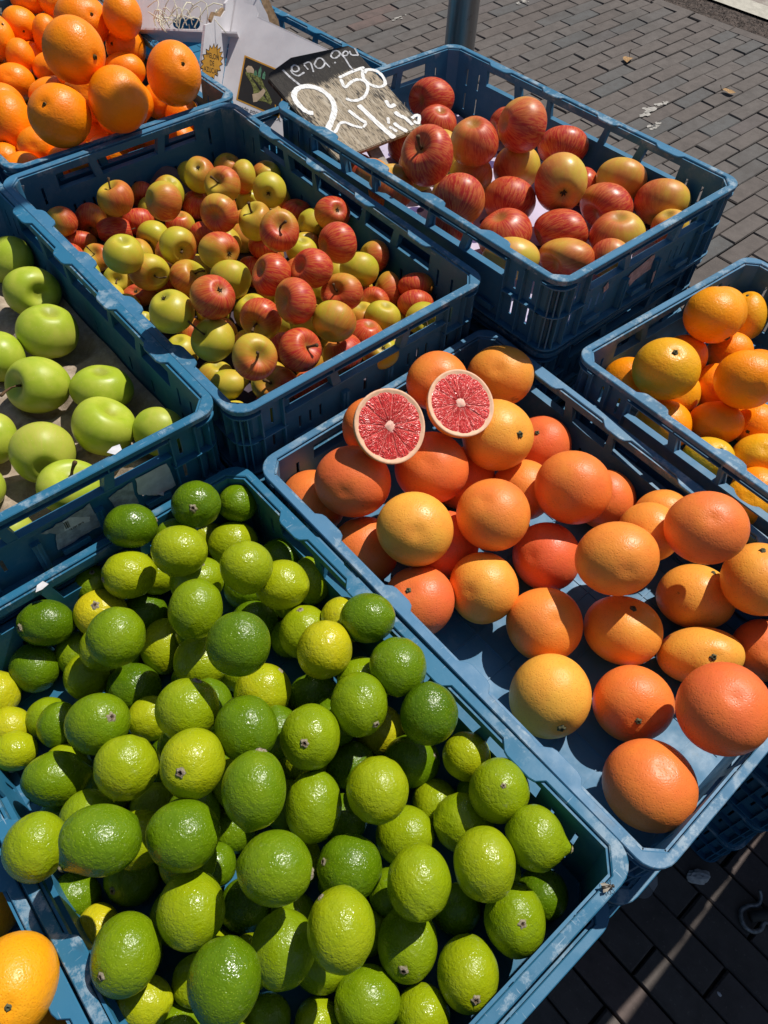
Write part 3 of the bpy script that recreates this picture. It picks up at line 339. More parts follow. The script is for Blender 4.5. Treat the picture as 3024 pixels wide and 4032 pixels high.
# ---------------------------------------------------------------- helpers
def tag(o, label=None, cat=None, group=None, kind=None):
    if label: o['label'] = label
    if cat: o['category'] = cat
    if group: o['group'] = group
    if kind: o['kind'] = kind
    return o
def link(name, data, parent=None):
    o = bpy.data.objects.new(name, data); COL.objects.link(o)
    if parent is not None: o.parent = parent
    return o
def empty(name, loc=(0, 0, 0)):
    o = link(name, None); o.location = loc; return o
def mesh_np(name, V, F, mat, smooth=False):
    me = bpy.data.meshes.new(name); me.from_pydata([tuple(v) for v in V], [], F)
    if mat: me.materials.append(mat)
    if smooth: me.polygons.foreach_set('use_smooth', [True] * len(me.polygons))
    me.update(); return me
class MB:
    def __init__(s): s.V = []; s.F = []
    def add(s, V, F):
        b = len(s.V); s.V += [tuple(v) for v in V]; s.F += [tuple(b + i for i in f) for f in F]
    def box(s, x0, x1, y0, y1, z0, z1):
        s.add([(x0, y0, z0), (x1, y0, z0), (x1, y1, z0), (x0, y1, z0), (x0, y0, z1), (x1, y0, z1), (x1, y1, z1), (x0, y1, z1)],
              [(3, 2, 1, 0), (4, 5, 6, 7), (0, 1, 5, 4), (1, 2, 6, 5), (2, 3, 7, 6), (3, 0, 4, 7)])
    def prism(s, P, Q):                       # P, Q matching 3-D loops
        n = len(P); s.add(list(P) + list(Q), [tuple(range(n - 1, -1, -1)), tuple(range(n, 2 * n))] +
                          [(i, (i + 1) % n, n + (i + 1) % n, n + i) for i in range(n)])
    def poly(s, loop, z0, z1, hole=None):     # 2-D outline (may be concave, one hole) extruded in z
        loops = [loop] + ([hole] if hole else [])
        tri = tessellate_polygon([[Vector((x, y, 0)) for x, y in l] for l in loops])
        flat = [p for l in loops for p in l]; n = len(flat)
        V = [(x, y, z0) for x, y in flat] + [(x, y, z1) for x, y in flat]
        F = []
        for a, b, c in tri:
            A, B, Cc = flat[a], flat[b], flat[c]
            if (B[0] - A[0]) * (Cc[1] - A[1]) - (B[1] - A[1]) * (Cc[0] - A[0]) < 0: b, c = c, b
            F += [(n + a, n + b, n + c), (c, b, a)]
        off = 0
        for li, l in enumerate(loops):
            m = len(l); ar = sum(l[i][0] * l[(i + 1) % m][1] - l[(i + 1) % m][0] * l[i][1] for i in range(m))
            for i in range(m):
                a, b = off + i, off + (i + 1) % m
                F.append((a, b, n + b, n + a) if (ar > 0) == (li == 0) else (b, a, n + a, n + b))
            off += m
        s.add(V, F)
    def tube(s, pts, r, n=8, cap=True):
        pts = [Vector(p) for p in pts]; rs = r if isinstance(r, (list, tuple)) else [r] * len(pts)
        rings = []; up = Vector((0.13, 0.21, 0.97))
        for i, p in enumerate(pts):
            t = (pts[min(i + 1, len(pts) - 1)] - pts[max(i - 1, 0)]).normalized()
            u = t.cross(up)
            if u.length < 1e-3: u = t.cross(Vector((1, 0, 0)))
            u.normalize(); w = u.cross(t)
            rings.append([p + rs[i] * (math.cos(2 * math.pi * k / n) * u + math.sin(2 * math.pi * k / n) * w) for k in range(n)])
        V = [v for rg in rings for v in rg]; F = []
        for i in range(len(pts) - 1):
            for k in range(n):
                a, b = i * n + k, i * n + (k + 1) % n; F.append((a, a + n, b + n, b))
        if cap: F += [tuple(range(n)), tuple(range(len(V) - 1, len(V) - n - 1, -1))]
        s.add(V, F)
    def mesh(s, name, mat, smooth=False): return mesh_np(name, s.V, s.F, mat, smooth)
    def obj(s, name, mat, parent=None, smooth=False): return link(name, s.mesh(name, mat, smooth), parent)

# ---------------------------------------------------------------- materials
class NT:
    def __init__(s, name, rough=0.5, spec=0.5, metal=0.0):
        s.m = bpy.data.materials.new(name); s.m.use_nodes = True; s.t = s.m.node_tree
        s.b = s.t.nodes['Principled BSDF']; s.b.inputs['Roughness'].default_value = rough
        s.b.inputs['Specular IOR Level'].default_value = spec; s.b.inputs['Metallic'].default_value = metal
        s.co = s.t.nodes.new('ShaderNodeTexCoord')
    def n(s, typ, **kw):
        o = s.t.nodes.new(typ)
        for k, v in kw.items(): setattr(o, k, v)
        return o
    def put(s, sock, v):
        if isinstance(v, bpy.types.NodeSocket): s.t.links.new(v, sock)
        elif isinstance(v, (tuple, list)) and len(v) == 3 and sock.type == 'RGBA': sock.default_value = (*v, 1)
        else: sock.default_value = v
    def scl(s, vec, sc):
        o = s.n('ShaderNodeVectorMath', operation='MULTIPLY'); s.put(o.inputs[0], vec); o.inputs[1].default_value = sc; return o.outputs[0]
    def obj(s, sc=(1, 1, 1)): return s.scl(s.co.outputs['Object'], sc)
    def jitter(s, vec, k=7.0):               # shift a pattern per object
        oi = s.n('ShaderNodeObjectInfo'); a = s.n('ShaderNodeVectorMath', operation='ADD'); s.put(a.inputs[0], vec)
        m = s.math('MULTIPLY', oi.outputs['Random'], k); s.put(a.inputs[1], m); return a.outputs[0]
    def rnd(s): return s.n('ShaderNodeObjectInfo').outputs['Random']
    def noise(s, vec, scale, detail=3, rough=0.55, dist=0.0):
        o = s.n('ShaderNodeTexNoise'); s.put(o.inputs['Vector'], vec); o.inputs['Scale'].default_value = scale
        o.inputs['Detail'].default_value = detail; o.inputs['Roughness'].default_value = rough; o.inputs['Distortion'].default_value = dist; return o.outputs['Fac']
    def voro(s, vec, scale, feat='F1', out='Distance'):
        o = s.n('ShaderNodeTexVoronoi', feature=feat); s.put(o.inputs['Vector'], vec); o.inputs['Scale'].default_value = scale; return o.outputs[out]
    def math(s, op, a, b=0.0, c=None, clamp=False):
        o = s.n('ShaderNodeMath', operation=op, use_clamp=clamp); s.put(o.inputs[0], a); s.put(o.inputs[1], b)
        if c is not None: s.put(o.inputs[2], c)
        return o.outputs[0]
    def ss(s, x, lo, hi, a=0.0, b=1.0):
        o = s.n('ShaderNodeMapRange', interpolation_type='SMOOTHSTEP'); s.put(o.inputs[0], x)
        for i, v in enumerate((lo, hi, a, b)): o.inputs[i + 1].default_value = v
        return o.outputs[0]
    def mix(s, f, a, b, blend='MIX'):
        o = s.n('ShaderNodeMix', data_type='RGBA', blend_type=blend); s.put(o.inputs[0], f); s.put(o.inputs[6], a); s.put(o.inputs[7], b); return o.outputs[2]
    def ramp(s, f, stops):
        o = s.n('ShaderNodeValToRGB'); s.put(o.inputs[0], f); e = o.color_ramp.elements
        while len(e) < len(stops): e.new(0.5)
        for q, (p, c) in zip(e, stops): q.position = p; q.color = (*c, 1)
        return o.outputs[0]
    def attr(s, name):
        return s.n('ShaderNodeAttribute', attribute_type='OBJECT', attribute_name=name).outputs['Fac']
    def bump(s, h, strength, dist, prev=None):
        o = s.n('ShaderNodeBump'); s.put(o.inputs['Height'], h); o.inputs['Strength'].default_value = strength; o.inputs['Distance'].default_value = dist
        if prev is not None: s.put(o.inputs['Normal'], prev)
        return o.outputs[0]
    def xyz(s, vec):
        o = s.n('ShaderNodeSeparateXYZ'); s.put(o.inputs[0], vec); return o.outputs
    def done(s, color=None, normal=None, rough=None):
        if color is not None: s.put(s.b.inputs['Base Color'], color)
        if normal is not None: s.put(s.b.inputs['Normal'], normal)
        if rough is not None: s.put(s.b.inputs['Roughness'], rough)
        return s.m
def flat_mat(name, c, rough=0.6, spec=0.4, var=0.12, metal=0.0, nscale=60):
    q = NT(name, rough, spec, metal); o = q.obj()
    n = q.noise(o, nscale, 4)
    return q.done(q.mix(q.ss(n, .35, .7), tuple(x * (1 - var) for x in c), tuple(min(x * (1 + var), 1) for x in c)))

def mat_plastic():
    q = NT('blue_plastic', 0.5, 0.32); o = q.jitter(q.obj())
    t = q.attr('tone')
    base = q.mix(t, (0.016, 0.138, 0.252), (0.062, 0.185, 0.325))
    base = q.mix(q.ss(q.noise(o, 9, 4), .35, .7), base, q.mix(0.45, base, (0.020, 0.095, 0.160)))
    scuff = q.math('MULTIPLY', q.ss(q.noise(o, 46, 7, .72), .48, .62), q.ss(q.noise(o, 9, 3), .40, .58))
    z = q.xyz(q.co.outputs['Object'])[2]
    top = q.ss(z, .100, .114)
    wear = q.math('MULTIPLY', scuff, q.math('MULTIPLY_ADD', top, .62, .10))
    base = q.mix(wear, base, (0.300, 0.385, 0.450))
    st = q.noise(q.jitter(q.obj((30, 420, 60))), 1.6, 2); st2 = q.noise(q.jitter(q.obj((420, 30, 60))), 1.6, 2)
    lines = q.math('MAXIMUM', q.ss(st, .70, .74), q.ss(st2, .70, .74))
    base = q.mix(q.math('MULTIPLY', q.math('MULTIPLY', lines, top), .55), base, (0.33, 0.42, 0.50))
    dirt = q.ss(q.noise(o, 22, 5, .65), .60, .74)
    base = q.mix(q.math('MULTIPLY', dirt, .30), base, (0.055, 0.050, 0.042))
    nb = q.bump(q.noise(o, 160, 4), .10, .001)
    nb = q.bump(q.noise(o, 14, 2), .12, .004, nb)
    return q.done(base, nb, q.ss(q.noise(o, 30, 3), .3, .7, .42, .62))
M_PL = mat_plastic()

def citrus(name, stops, pore, pstr, rough, pitcol=None, low=.16, spot=0.0, peb=.5):
    q = NT(name, rough, .36); o = q.jitter(q.obj(), 3.0); t = q.attr('tone')
    n1 = q.noise(o, 22, 3); n2 = q.noise(o, 70, 4)
    f = q.math('ADD', t, q.math('MULTIPLY_ADD', n1, 2 * low, -low)); f = q.math('ADD', f, q.math('MULTIPLY_ADD', n2, .14, -.07), clamp=True)
    c = q.ramp(f, stops)
    v = q.voro(o, pore)
    if pitcol: c = q.mix(q.math('MULTIPLY', q.ss(v, .30, .10), .50), c, pitcol)
    if spot:
        sp = q.math('MULTIPLY', q.ss(q.noise(o, 34, 5, .7), .66, .73), q.ss(q.noise(o, 9, 2), .46, .58))
        c = q.mix(q.math('MULTIPLY', sp, spot), c, (0.12, 0.085, 0.03))
    if peb > .55:                            # pale rubbed patches and scratches on the limes
        rb = q.math('MULTIPLY', q.ss(q.noise(o, 120, 6, .75), .56, .68), q.ss(q.noise(o, 16, 3), .52, .64))
        c = q.mix(q.math('MULTIPLY', rb, .22), c, (.40, .42, .20))
    nb = q.bump(q.ss(v, .0, .5), pstr, .0009)
    nb = q.bump(q.noise(o, pore * .55, 2, .5, .4), peb, .0014, nb)
    nb = q.bump(q.noise(o, 26, 2), .20, .006, nb)
    q.b.inputs['Subsurface Weight'].default_value = 0.0
    return q.done(c, nb, q.ss(q.noise(o, 50, 3), .3, .7, rough - .05, rough + .10))
M_LIME = citrus('lime_skin', [(0, (.058, .122, .0015)), (.2, (.112, .198, .002)), (.42, (.220, .300, .003)), (.64, (.350, .390, .005)), (.85, (.560, .470, .010)), (1, (.70, .50, .012))], 520, .26, .25, (.33, .42, .03), .13, .55, .62)
M_GRAPE = citrus('grapefruit_skin', [(0, (.86, .42, .055)), (.3, (.86, .305, .042)), (.6, (.84, .205, .038)), (1, (.79, .135, .045))], 430, .22, .40, (.50, .115, .018), .30, .5, .22)
M_ORANGE = citrus('orange_skin', [(0, (.95, .215, .001)), (.3, (.95, .300, .003)), (.6, (.82, .38, .010)), (1, (.60, .42, .018))], 480, .22, .36, (.72, .17, .002), .22, .2, .42)

def apple_mat(name, ground, ground2, blush, blush2, bias, rough=.30):
    q = NT(name, rough, .36); ob = q.co.outputs['Object']; o = q.jitter(ob, 3.0); t = q.attr('tone')
    x, y, z = q.xyz(ob)[:3]
    ln = q.n('ShaderNodeVectorMath', operation='NORMALIZE'); q.put(ln.inputs[0], ob); xn = q.xyz(ln.outputs[0])
    g = q.mix(q.ss(q.noise(o, 40, 4), .35, .68), ground, ground2)
    # meridian streaks: noise on the direction round the core
    ha = q.n('ShaderNodeVectorMath', operation='NORMALIZE'); cmb = q.n('ShaderNodeCombineXYZ'); q.put(cmb.inputs[0], x); q.put(cmb.inputs[1], y); q.put(cmb.inputs[2], 0.0)
    q.put(ha.inputs[0], cmb.outputs[0]); c2 = q.n('ShaderNodeVectorMath', operation='ADD'); q.put(c2.inputs[0], ha.outputs[0])
    zc = q.n('ShaderNodeCombineXYZ'); q.put(zc.inputs[2], q.math('MULTIPLY', z, 6.0)); q.put(c2.inputs[1], zc.outputs[0])
    stv = q.jitter(c2.outputs[0], 5.0)
    streak = q.noise(stv, 15, 4, .6); streak2 = q.noise(stv, 5, 2)
    f = q.math('MULTIPLY_ADD', xn[0], .34, q.math('MULTIPLY_ADD', t, 1.35, bias))
    f = q.math('ADD', f, q.math('MULTIPLY_ADD', q.noise(o, 26, 3), .55, -.275))
    f = q.math('ADD', f, q.math('MULTIPLY_ADD', streak, .34, -.17))
    f = q.math('ADD', f, q.math('MULTIPLY_ADD', streak2, .3, -.15))
    k = q.ss(f, -.26, .54)
    bl = q.mix(q.ss(streak, .38, .62), blush, blush2)
    c = q.mix(k, g, bl)
    cup = q.ss(q.math('ABSOLUTE', xn[2]), .90, .985)      # russet cups at both ends
    c = q.mix(q.math('MULTIPLY', cup, .45), c, (.21, .19, .03))
    lent = q.ss(q.voro(o, 210), .16, .07)
    c = q.mix(q.math('MULTIPLY', lent, .35), c, (.62, .50, .22))
    sp = q.math('MULTIPLY', q.ss(q.noise(o, 60, 4, .7), .69, .74), q.ss(q.noise(o, 14, 2), .5, .6))
    c = q.mix(q.math('MULTIPLY', sp, .5), c, (.10, .055, .015))
    nb = q.bump(q.noise(o, 45, 3), .12, .004)
    return q.done(c, nb, q.ss(q.noise(o, 40, 3), .3, .7, rough - .04, rough + .14))
M_APB = apple_mat('small_apple_skin', (.46, .42, .028), (.56, .42, .038), (.46, .022, .017), (.58, .125, .028), -.47, .36)
M_APF = apple_mat('red_apple_skin', (.62, .45, .055), (.64, .32, .055), (.43, .022, .016), (.57, .125, .036), -.48, .34)
M_APG = apple_mat('green_apple_skin', (.335, .43, .026), (.44, .49, .050), (.42, .43, .06), (.45, .42, .07), -.85, .36)
M_STEM = flat_mat('dry_stem', (.105, .060, .028), .8, .2, .35, nscale=300)
M_CALYX = flat_mat('dry_calyx', (.060, .042, .022), .9, .2, .4, nscale=400)
def mat_scar():
    q = NT('stem_scar', .9, .15); ob = q.co.outputs['Object']
    l = q.n('ShaderNodeVectorMath', operation='LENGTH'); q.put(l.inputs[0], ob)
    f = q.math('ADD', q.math('MULTIPLY', l.outputs['Value'], 5.5), q.math('MULTIPLY_ADD', q.noise(q.jitter(ob), 22, 4, .7), .5, -.25))
    c = q.ramp(f, [(.15, (.045, .030, .018)), (.38, (.20, .145, .085)), (.62, (.42, .36, .27)), (.85, (.22, .22, .05))])
    return q.done(c, q.bump(q.noise(ob, 40, 4, .7), .5, .02))
M_SCAR = mat_scar()
M_WHITE = flat_mat('white_paper_label', (.62, .61, .63), .75, .2, .10, nscale=90)
M_GREYLAB = flat_mat('torn_label_backing', (.33, .35, .38), .8, .2, .25, nscale=150)
M_INK = flat_mat('black_ink', (.012, .012, .013), .6, .3, .1)

# ---------------------------------------------------------------- ground
def mat_brick():
    q = NT('clay_brick', .82, .3); o = q.jitter(q.obj(), 9); r = q.attr('tone')
    c = q.ramp(r, [(0, (.108, .090, .081)), (.45, (.122, .104, .094)), (.78, (.114, .102, .095)), (.92, (.094, .095, .094)), (1, (.135, .095, .084))])
    c = q.mix(q.ss(q.noise(o, 24, 5, .65), .35, .72), c, q.mix(.5, c, (.060, .050, .045)))
    c = q.mix(q.math('MULTIPLY', q.ss(q.noise(q.n('ShaderNodeNewGeometry').outputs['Position'], 2.2, 5, .6), .50, .68), .40), c, (.060, .052, .046))
    c = q.mix(q.math('MULTIPLY', q.ss(q.noise(q.n('ShaderNodeNewGeometry').outputs['Position'], 34, 4, .7), .68, .76), .5), c, (.26, .24, .21))
    c = q.mix(q.math('MULTIPLY', q.ss(q.noise(o, 180, 4), .62, .72), .28), c, (.30, .26, .22))
    nb = q.bump(q.noise(o, 150, 5, .7), .35, .002); nb = q.bump(q.noise(o, 26, 3), .3, .006, nb)
    return q.done(c, nb)
M_BRICK = mat_brick()
def mat_sand():
    q = NT('joint_sand', .95, .15); o = q.co.outputs['Object']
    c = q.mix(q.ss(q.noise(o, 60, 5), .35, .7), (.020, .017, .014), (.045, .037, .027))
    c = q.mix(q.math('MULTIPLY', q.ss(q.noise(o, 9, 3), .58, .68), .5), c, (.030, .042, .012))
    return q.done(c, q.bump(q.noise(o, 400, 3), .6, .003))
M_SAND = mat_sand()
def kerb_x(y): return 3.52 - 0.088 * (y - 1.1)
def sheet(name, loop, z, mat):
    tri = tessellate_polygon([[Vector((x, y, 0)) for x, y in loop]])
    o = link(name, mesh_np(name, [(x, y, z) for x, y in loop], [tuple(t) for t in tri], mat)); o['kind'] = 'structure'
    for p in o.data.polygons:
        if p.normal.z < 0: p.flip()
    return o
ground = sheet('ground', [(-60, -60), (60, -60), (60, 60), (-60, 60)], -0.016, M_SAND)
pavement = empty('pavement'); pavement['kind'] = 'structure'
rng = random.Random(11)
BR = []
for vi in range(10):                        # ten brick shapes, shared by all the bricks
    r = random.Random(vi); L, Wd, Hh = .2055 + r.uniform(-.0025, .0015), .0632 + r.uniform(-.0012, .0008), .014
    b = .0022; V = []
    for z, ins in ((-Hh, 0), (-.004, 0), (0, b)):
        for sx, sy in ((-1, -1), (1, -1), (1, 1), (-1, 1)):
            V.append((sx * (L / 2 - ins * r.uniform(.6, 1.9)), sy * (Wd / 2 - ins * r.uniform(.5, 1.6)), z + (r.uniform(-.0008, .0008) if z == 0 else 0)))
    F = [(8, 9, 10, 11)]
    for k in (0, 4):
        for i in range(4): F.append((k + i, k + (i + 1) % 4, k + 4 + (i + 1) % 4, k + 4 + i))
    me = mesh_np('brick', V, F, M_BRICK); BR.append(me)
def px(p):
    d = Vector(p) - CC; z = d.dot(Vector(CR[2]))
    if z < .05: return None
    return 384 + 769.7 * d.dot(Vector(CR[0])) / z * 1.0, 512 + 769.7 * d.dot(Vector(CR[1])) / z
def in_poly(p, poly):
    c = False
    for (x0, y0), (x1, y1) in zip(poly, poly[1:] + poly[:1]):
        if (y0 > p[1]) != (y1 > p[1]) and p[0] < (x1 - x0) * (p[1] - y0) / (y1 - y0) + x0: c = not c
    return c
# which bricks the crates leave in view: only used to choose which 300 become separate objects
VIS = ([(250, -12), (390, 66), (450, 42), (600, 110), (740, 178), (705, 262), (780, 250), (780, -12)],
       [(780, 805), (690, 830), (640, 880), (445, 1036), (780, 1036)])
bricks = []
def add_brick(x, y, ang, sl=1.0):
    ctr = px((x, y, 0)); v = 0.0
    if ctr and -30 < ctr[0] < 800 and -30 < ctr[1] < 1054:
        a = Vector((math.cos(ang), math.sin(ang), 0)) * .1; bb = Vector((-math.sin(ang), math.cos(ang), 0)) * .03
        q = [px(Vector((x, y, 0)) + s * a + t * bb) for s, t in ((-1, -1), (1, -1), (1, 1), (-1, 1))]
        if all(q) and any(in_poly(p, P) for p in q + [ctr] for P in VIS):
            v = abs(sum(q[i][0] * q[(i + 1) % 4][1] - q[(i + 1) % 4][0] * q[i][1] for i in range(4))) / 2
            if not (0 <= ctr[0] <= 768 and 0 <= ctr[1] <= 1024): v *= .45
    bricks.append((v, x, y, ang, sl))
for r in range(-22, 62):                    # street part: courses along X
    y = .413 + .033 + .066 * r
    if y < -1.02: continue
    for k in range(-16, 30):
        x = 2.740 + .10535 + .2107 * k + .1053 * (r % 2)
        e = kerb_x(y) - .036
        if x < -2.3 or x - .075 > e: continue
        if x + .10 > e: add_brick((x - .1027 + e) / 2, y, 0, (e - x + .1027) / .2055)
        else: add_brick(x, y, 0)
for c in range(-30, 24):                    # stall part: courses along Y
    x = .271 + .066 * c
    for k in range(-14, 3):
        y = -1.439 + .10535 + .2107 * k + (.1 if c % 2 else 0)
        if y + .105 > -1.02 or y < -3.2: continue
        add_brick(x, y, math.pi / 2)
for k in range(-16, 22):                    # soldier course along the gravel
    y = .2107 * k; add_brick(kerb_x(y) - .033 + .033, y, math.pi / 2 + .088)
bricks.sort(key=lambda b: -b[0])
def place_brick(o, x, y, ang):
    o.location = (x + rng.uniform(-.0012, .0012), y + rng.uniform(-.0012, .0012), rng.uniform(-.0022, .0016))
    o.rotation_euler = (rng.uniform(-.012, .012), rng.uniform(-.006, .006), ang + rng.uniform(-.012, .012) + (math.pi if rng.random() < .5 else 0))
rest = []
for i, (v, x, y, ang, sl) in enumerate(bricks):
    if i < 300 and v > 25:
        o = link('brick', BR[rng.randrange(10)], pavement); place_brick(o, x, y, ang); o['tone'] = rng.random(); o.scale.x = sl
    elif abs(x) < 5 and y < 4.2: rest.append((x, y, ang, sl))
mb = MB()
for x, y, ang, sl in rest:
    me = BR[rng.randrange(10)]
    m = Matrix.Translation((x, y, rng.uniform(-.002, .0015))) @ Matrix.Rotation(ang + rng.uniform(-.01, .01), 4, 'Z') @ Matrix.Diagonal((sl, 1, 1, 1))
    mb.add([m @ v.co for v in me.vertices], [tuple(p.vertices) for p in me.polygons])
M_BRICK_REST = M_BRICK.copy(); M_BRICK_REST.name = 'clay_brick_far'
for nd in M_BRICK_REST.node_tree.nodes:     # one mesh: take the tone from the position instead of the object
    if nd.type == 'ATTRIBUTE':
        nt = M_BRICK_REST.node_tree; vo = nt.nodes.new('ShaderNodeTexNoise'); vo.inputs['Scale'].default_value = 5.3
        tc = nt.nodes.new('ShaderNodeTexCoord'); nt.links.new(tc.outputs['Object'], vo.inputs['Vector'])
        for lk in list(nd.outputs['Fac'].links): nt.links.new(vo.outputs['Fac'], lk.to_socket)
br = mb.obj('brick_courses', M_BRICK_REST, pavement); br['kind'] = 'stuff'
# gravel strip, pale concrete strip, road beyond
def mat_ground2(name, a, b, sc, bstr):
    q = NT(name, .9, .2); o = q.co.outputs['Object']
    c = q.mix(q.ss(q.noise(o, sc, 6, .7), .36, .66), a, b)
    return q.done(c, q.bump(q.noise(o, sc * 2.5, 5, .7), bstr, .01))
sheet('gravel_bed', [(kerb_x(-4) + .03, -4), (kerb_x(-4) + .22, -4), (kerb_x(5) + .22, 5), (kerb_x(5) + .03, 5)], -.006, mat_ground2('gravel_bed', (.035, .028, .024), (.13, .10, .085), 55, .9))
sheet('kerb_strip', [(kerb_x(-4) + .215, -4), (kerb_x(-4) + .36, -4), (kerb_x(5) + .36, 5), (kerb_x(5) + .215, 5)], .004, mat_ground2('pale_concrete', (.40, .375, .32), (.50, .47, .40), 24, .3))
sheet('road', [(kerb_x(-4) + .355, -4), (30, -4), (30, 5), (kerb_x(5) + .355, 5)], .0, mat_ground2('worn_road', (.17, .125, .11), (.42, .39, .34), 7, .3))
gm = MB(); r = random.Random(5)
for i in range(1500):
    y = r.uniform(-.2, 2.2); x = kerb_x(y) + r.uniform(.035, .215); s = r.uniform(.0022, .0062); a = r.uniform(0, 6)
    V = [(x + s * math.cos(a + k * 1.57) * r.uniform(.6, 1.3), y + s * math.sin(a + k * 1.57) * r.uniform(.6, 1.3), -.008) for k in range(4)]
    V.append((x + r.uniform(-.3, .3) * s, y + r.uniform(-.3, .3) * s, -.006 + s * .8)); gm.add(V, [(0, 1, 4), (1, 2, 4), (2, 3, 4), (3, 0, 4)])
go = gm.obj('gravel', flat_mat('gravel_stone', (.12, .085, .070), .9, .2, .55, nscale=70)); tag(go, 'dark reddish gravel between the brick edging and the pale strip', 'gravel', kind='stuff')

# ---------------------------------------------------------------- crates
HC = .115
def rrect(o, r, n=6):
    x, y = .2 - o, .3 - o; P = []
    for cx, cy, a0 in ((x - r, y - r, 0), (-x + r, y - r, 90), (-x + r, -y + r, 180), (x - r, -y + r, 270)):
        for k in range(n + 1):
            a = rad(a0 + 90 * k / n); P.append((cx + r * math.cos(a), cy + r * math.sin(a)))
    return P
TABS = [(98, 150), (219, 265), (335, 381), (450, 502)]
def inner(o, ch, tabs=False, tw=.0095):
    x, y = .2 - o, .3 - o; P = []
    def side(sx):
        out = []
        for a, b in TABS:
            ya, yb = .3 - a / 1000, .3 - b / 1000
            out += [(sx * x, ya), (sx * (x - tw * .85), ya - .009), (sx * (x - tw), ya - .014), (sx * (x - tw), yb + .012), (sx * (x - tw * .8), yb + .006), (sx * x, yb)]
        return out
    P += [(x - ch, y), (-x + ch, y), (-x, y - ch)]
    if tabs: P += side(-1)
    P += [(-x, -y + ch), (-x + ch, -y), (x - ch, -y), (x, -y + ch)]
    if tabs: P += side(1)[::-1]
    P += [(x, y - ch)]
    return P
def crate_meshes():
    rim = MB()
    c = .0009
    o0, o1, i0, i1 = rrect(0, .026), rrect(c, .026 - c), inner(.0092 + c * .6, .017, True), inner(.0092 - c * .4, .017, True)
    def ring3(loopA, za, loopB, zb, flip):
        n = len(loopA); F = [(i, (i + 1) % n, n + (i + 1) % n, n + i) for i in range(n)]
        rim.add([(x, y, za) for x, y in loopA] + [(x, y, zb) for x, y in loopB], [f[::-1] for f in F] if flip else F)
    def cap(a, b, z, up):
        t = tessellate_polygon([[Vector((x, y, 0)) for x, y in a], [Vector((x, y, 0)) for x, y in b]]); fl = a + b; F = []
        for i, j, k in t:
            ar = (fl[j][0] - fl[i][0]) * (fl[k][1] - fl[i][1]) - (fl[j][1] - fl[i][1]) * (fl[k][0] - fl[i][0])
            F.append((i, j, k) if (ar > 0) == up else (k, j, i))
        rim.add([(x, y, z) for x, y in fl], F)
    cap(o1, i1, HC, True); cap(o0, i0, HC - .0028, False)
    ring3(o0, HC - c, o1, HC, False); ring3(o0, HC - .0028, o0, HC - c, False)
    ring3(i0, HC - c, i1, HC, True); ring3(i0, HC - .0028, i0, HC - c, True)
    rim.poly(rrect(.0004, .0256), HC - .0070, HC - .0028, rrect(.0026, .0234))
    bv = rim.mesh('rim', M_PL)
    base = MB()
    base.poly(inner(.0145, .016), 0, .003)
    base.poly(rrect(.0030, .023), .0015, .0040, inner(.0135, .0165))
    for k in range(-5, 6): base.box(-.180, .180, k * .05 - .0008, k * .05 + .0008, .003, .0045)
    for k in range(-3, 4): base.box(k * .05 - .0008, k * .05 + .0008, -.28, .28, .003, .0040)
    # walls in a local frame: s along the wall (mm), h down from rim (mm), d = depth from the rim's outer face
    def wall(long):
        m = MB(); Ls = 600 if long else 400; zone = 95 if long else 70
        def pt(s, h, d):
            if long: return (-.2 + d, .3 - s / 1000, HC + h / 1000)
            return (s / 1000 - .2, .3 - d, HC + h / 1000)
        def skin(h): return .0105 + .0020 * (-h / 115)
        def quad(a, th=.0024):
            P = [pt(s, h, skin(h)) for s, h in a]; Q = [pt(s, h, skin(h) + th) for s, h in a]; m.prism(P, Q)
        def bx(s0, s1, h0, h1, d0, d1):
            m.prism([pt(s0, h0, d0), pt(s1, h0, d0), pt(s1, h1, d0), pt(s0, h1, d0)], [pt(s0, h0, d1), pt(s1, h0, d1), pt(s1, h1, d1), pt(s0, h1, d1)])
        c0 = 26
        for mir in (0, 1):                   # slotted corner zones
            f = (lambda s: s) if not mir else (lambda s: Ls - s)
            slots = [(50, 54), (78, 82)] if long else [(52, 56.5)]
            edges = [c0] + [v for p in slots for v in p] + [zone]
            for i in range(len(edges) - 1):
                a, b = edges[i], edges[i + 1]
                bands = [(-2.8, -26), (-53, -66), (-94, -112)] if i % 2 else [(-2.8, -112)]
                for t, u in bands: quad([(f(a), t), (f(b), t), (f(b), u), (f(a), u)])
            for s in ((36, 64, zone) if long else (36, 67)): bx(f(s - .9), f(s + .9), -14, -111, .0018 + .002, skin(-60))
            for h in (-60,): bx(f(c0 - 2), f(zone), h + .9, h - .9, .0030, skin(-60))
        W = [(98, 162, 99, 167), (174, 236, 181, 237), (243, 357, 250, 350), (364, 426, 363, 419), (438, 502, 433, 501)] if long else \
            [(80, 134, 80, 140), (147, 253, 152, 248), (266, 320, 260, 320)]
        quad([(zone, -2.8), (Ls - zone, -2.8), (Ls - zone, -13), (zone, -13)])
        cur_t, cur_b = zone, zone
        for a, b, cbt, d in W:
            quad([(cur_t, -13), (a, -13), (cbt, -38), (cur_b, -38)]); cur_t, cur_b = b, d
        quad([(cur_t, -13), (Ls - zone, -13), (Ls - zone, -38), (cur_b, -38)])
        # lower panel with a few cut slots
        sl = [150, 155, 205, 210, 300, 303, 390, 395, 445, 450] if long else [92, 96, 108, 112, 124, 128, 196, 202, 272, 276, 288, 292, 304, 308]
        ed = [zone] + sl + [Ls - zone]
        for i in range(len(ed) - 1):
            for t, u in ([(-38, -66), (-88, -112)] if i % 2 else [(-38, -112)]): quad([(ed[i], t), (ed[i + 1], t), (ed[i + 1], u), (ed[i], u)])
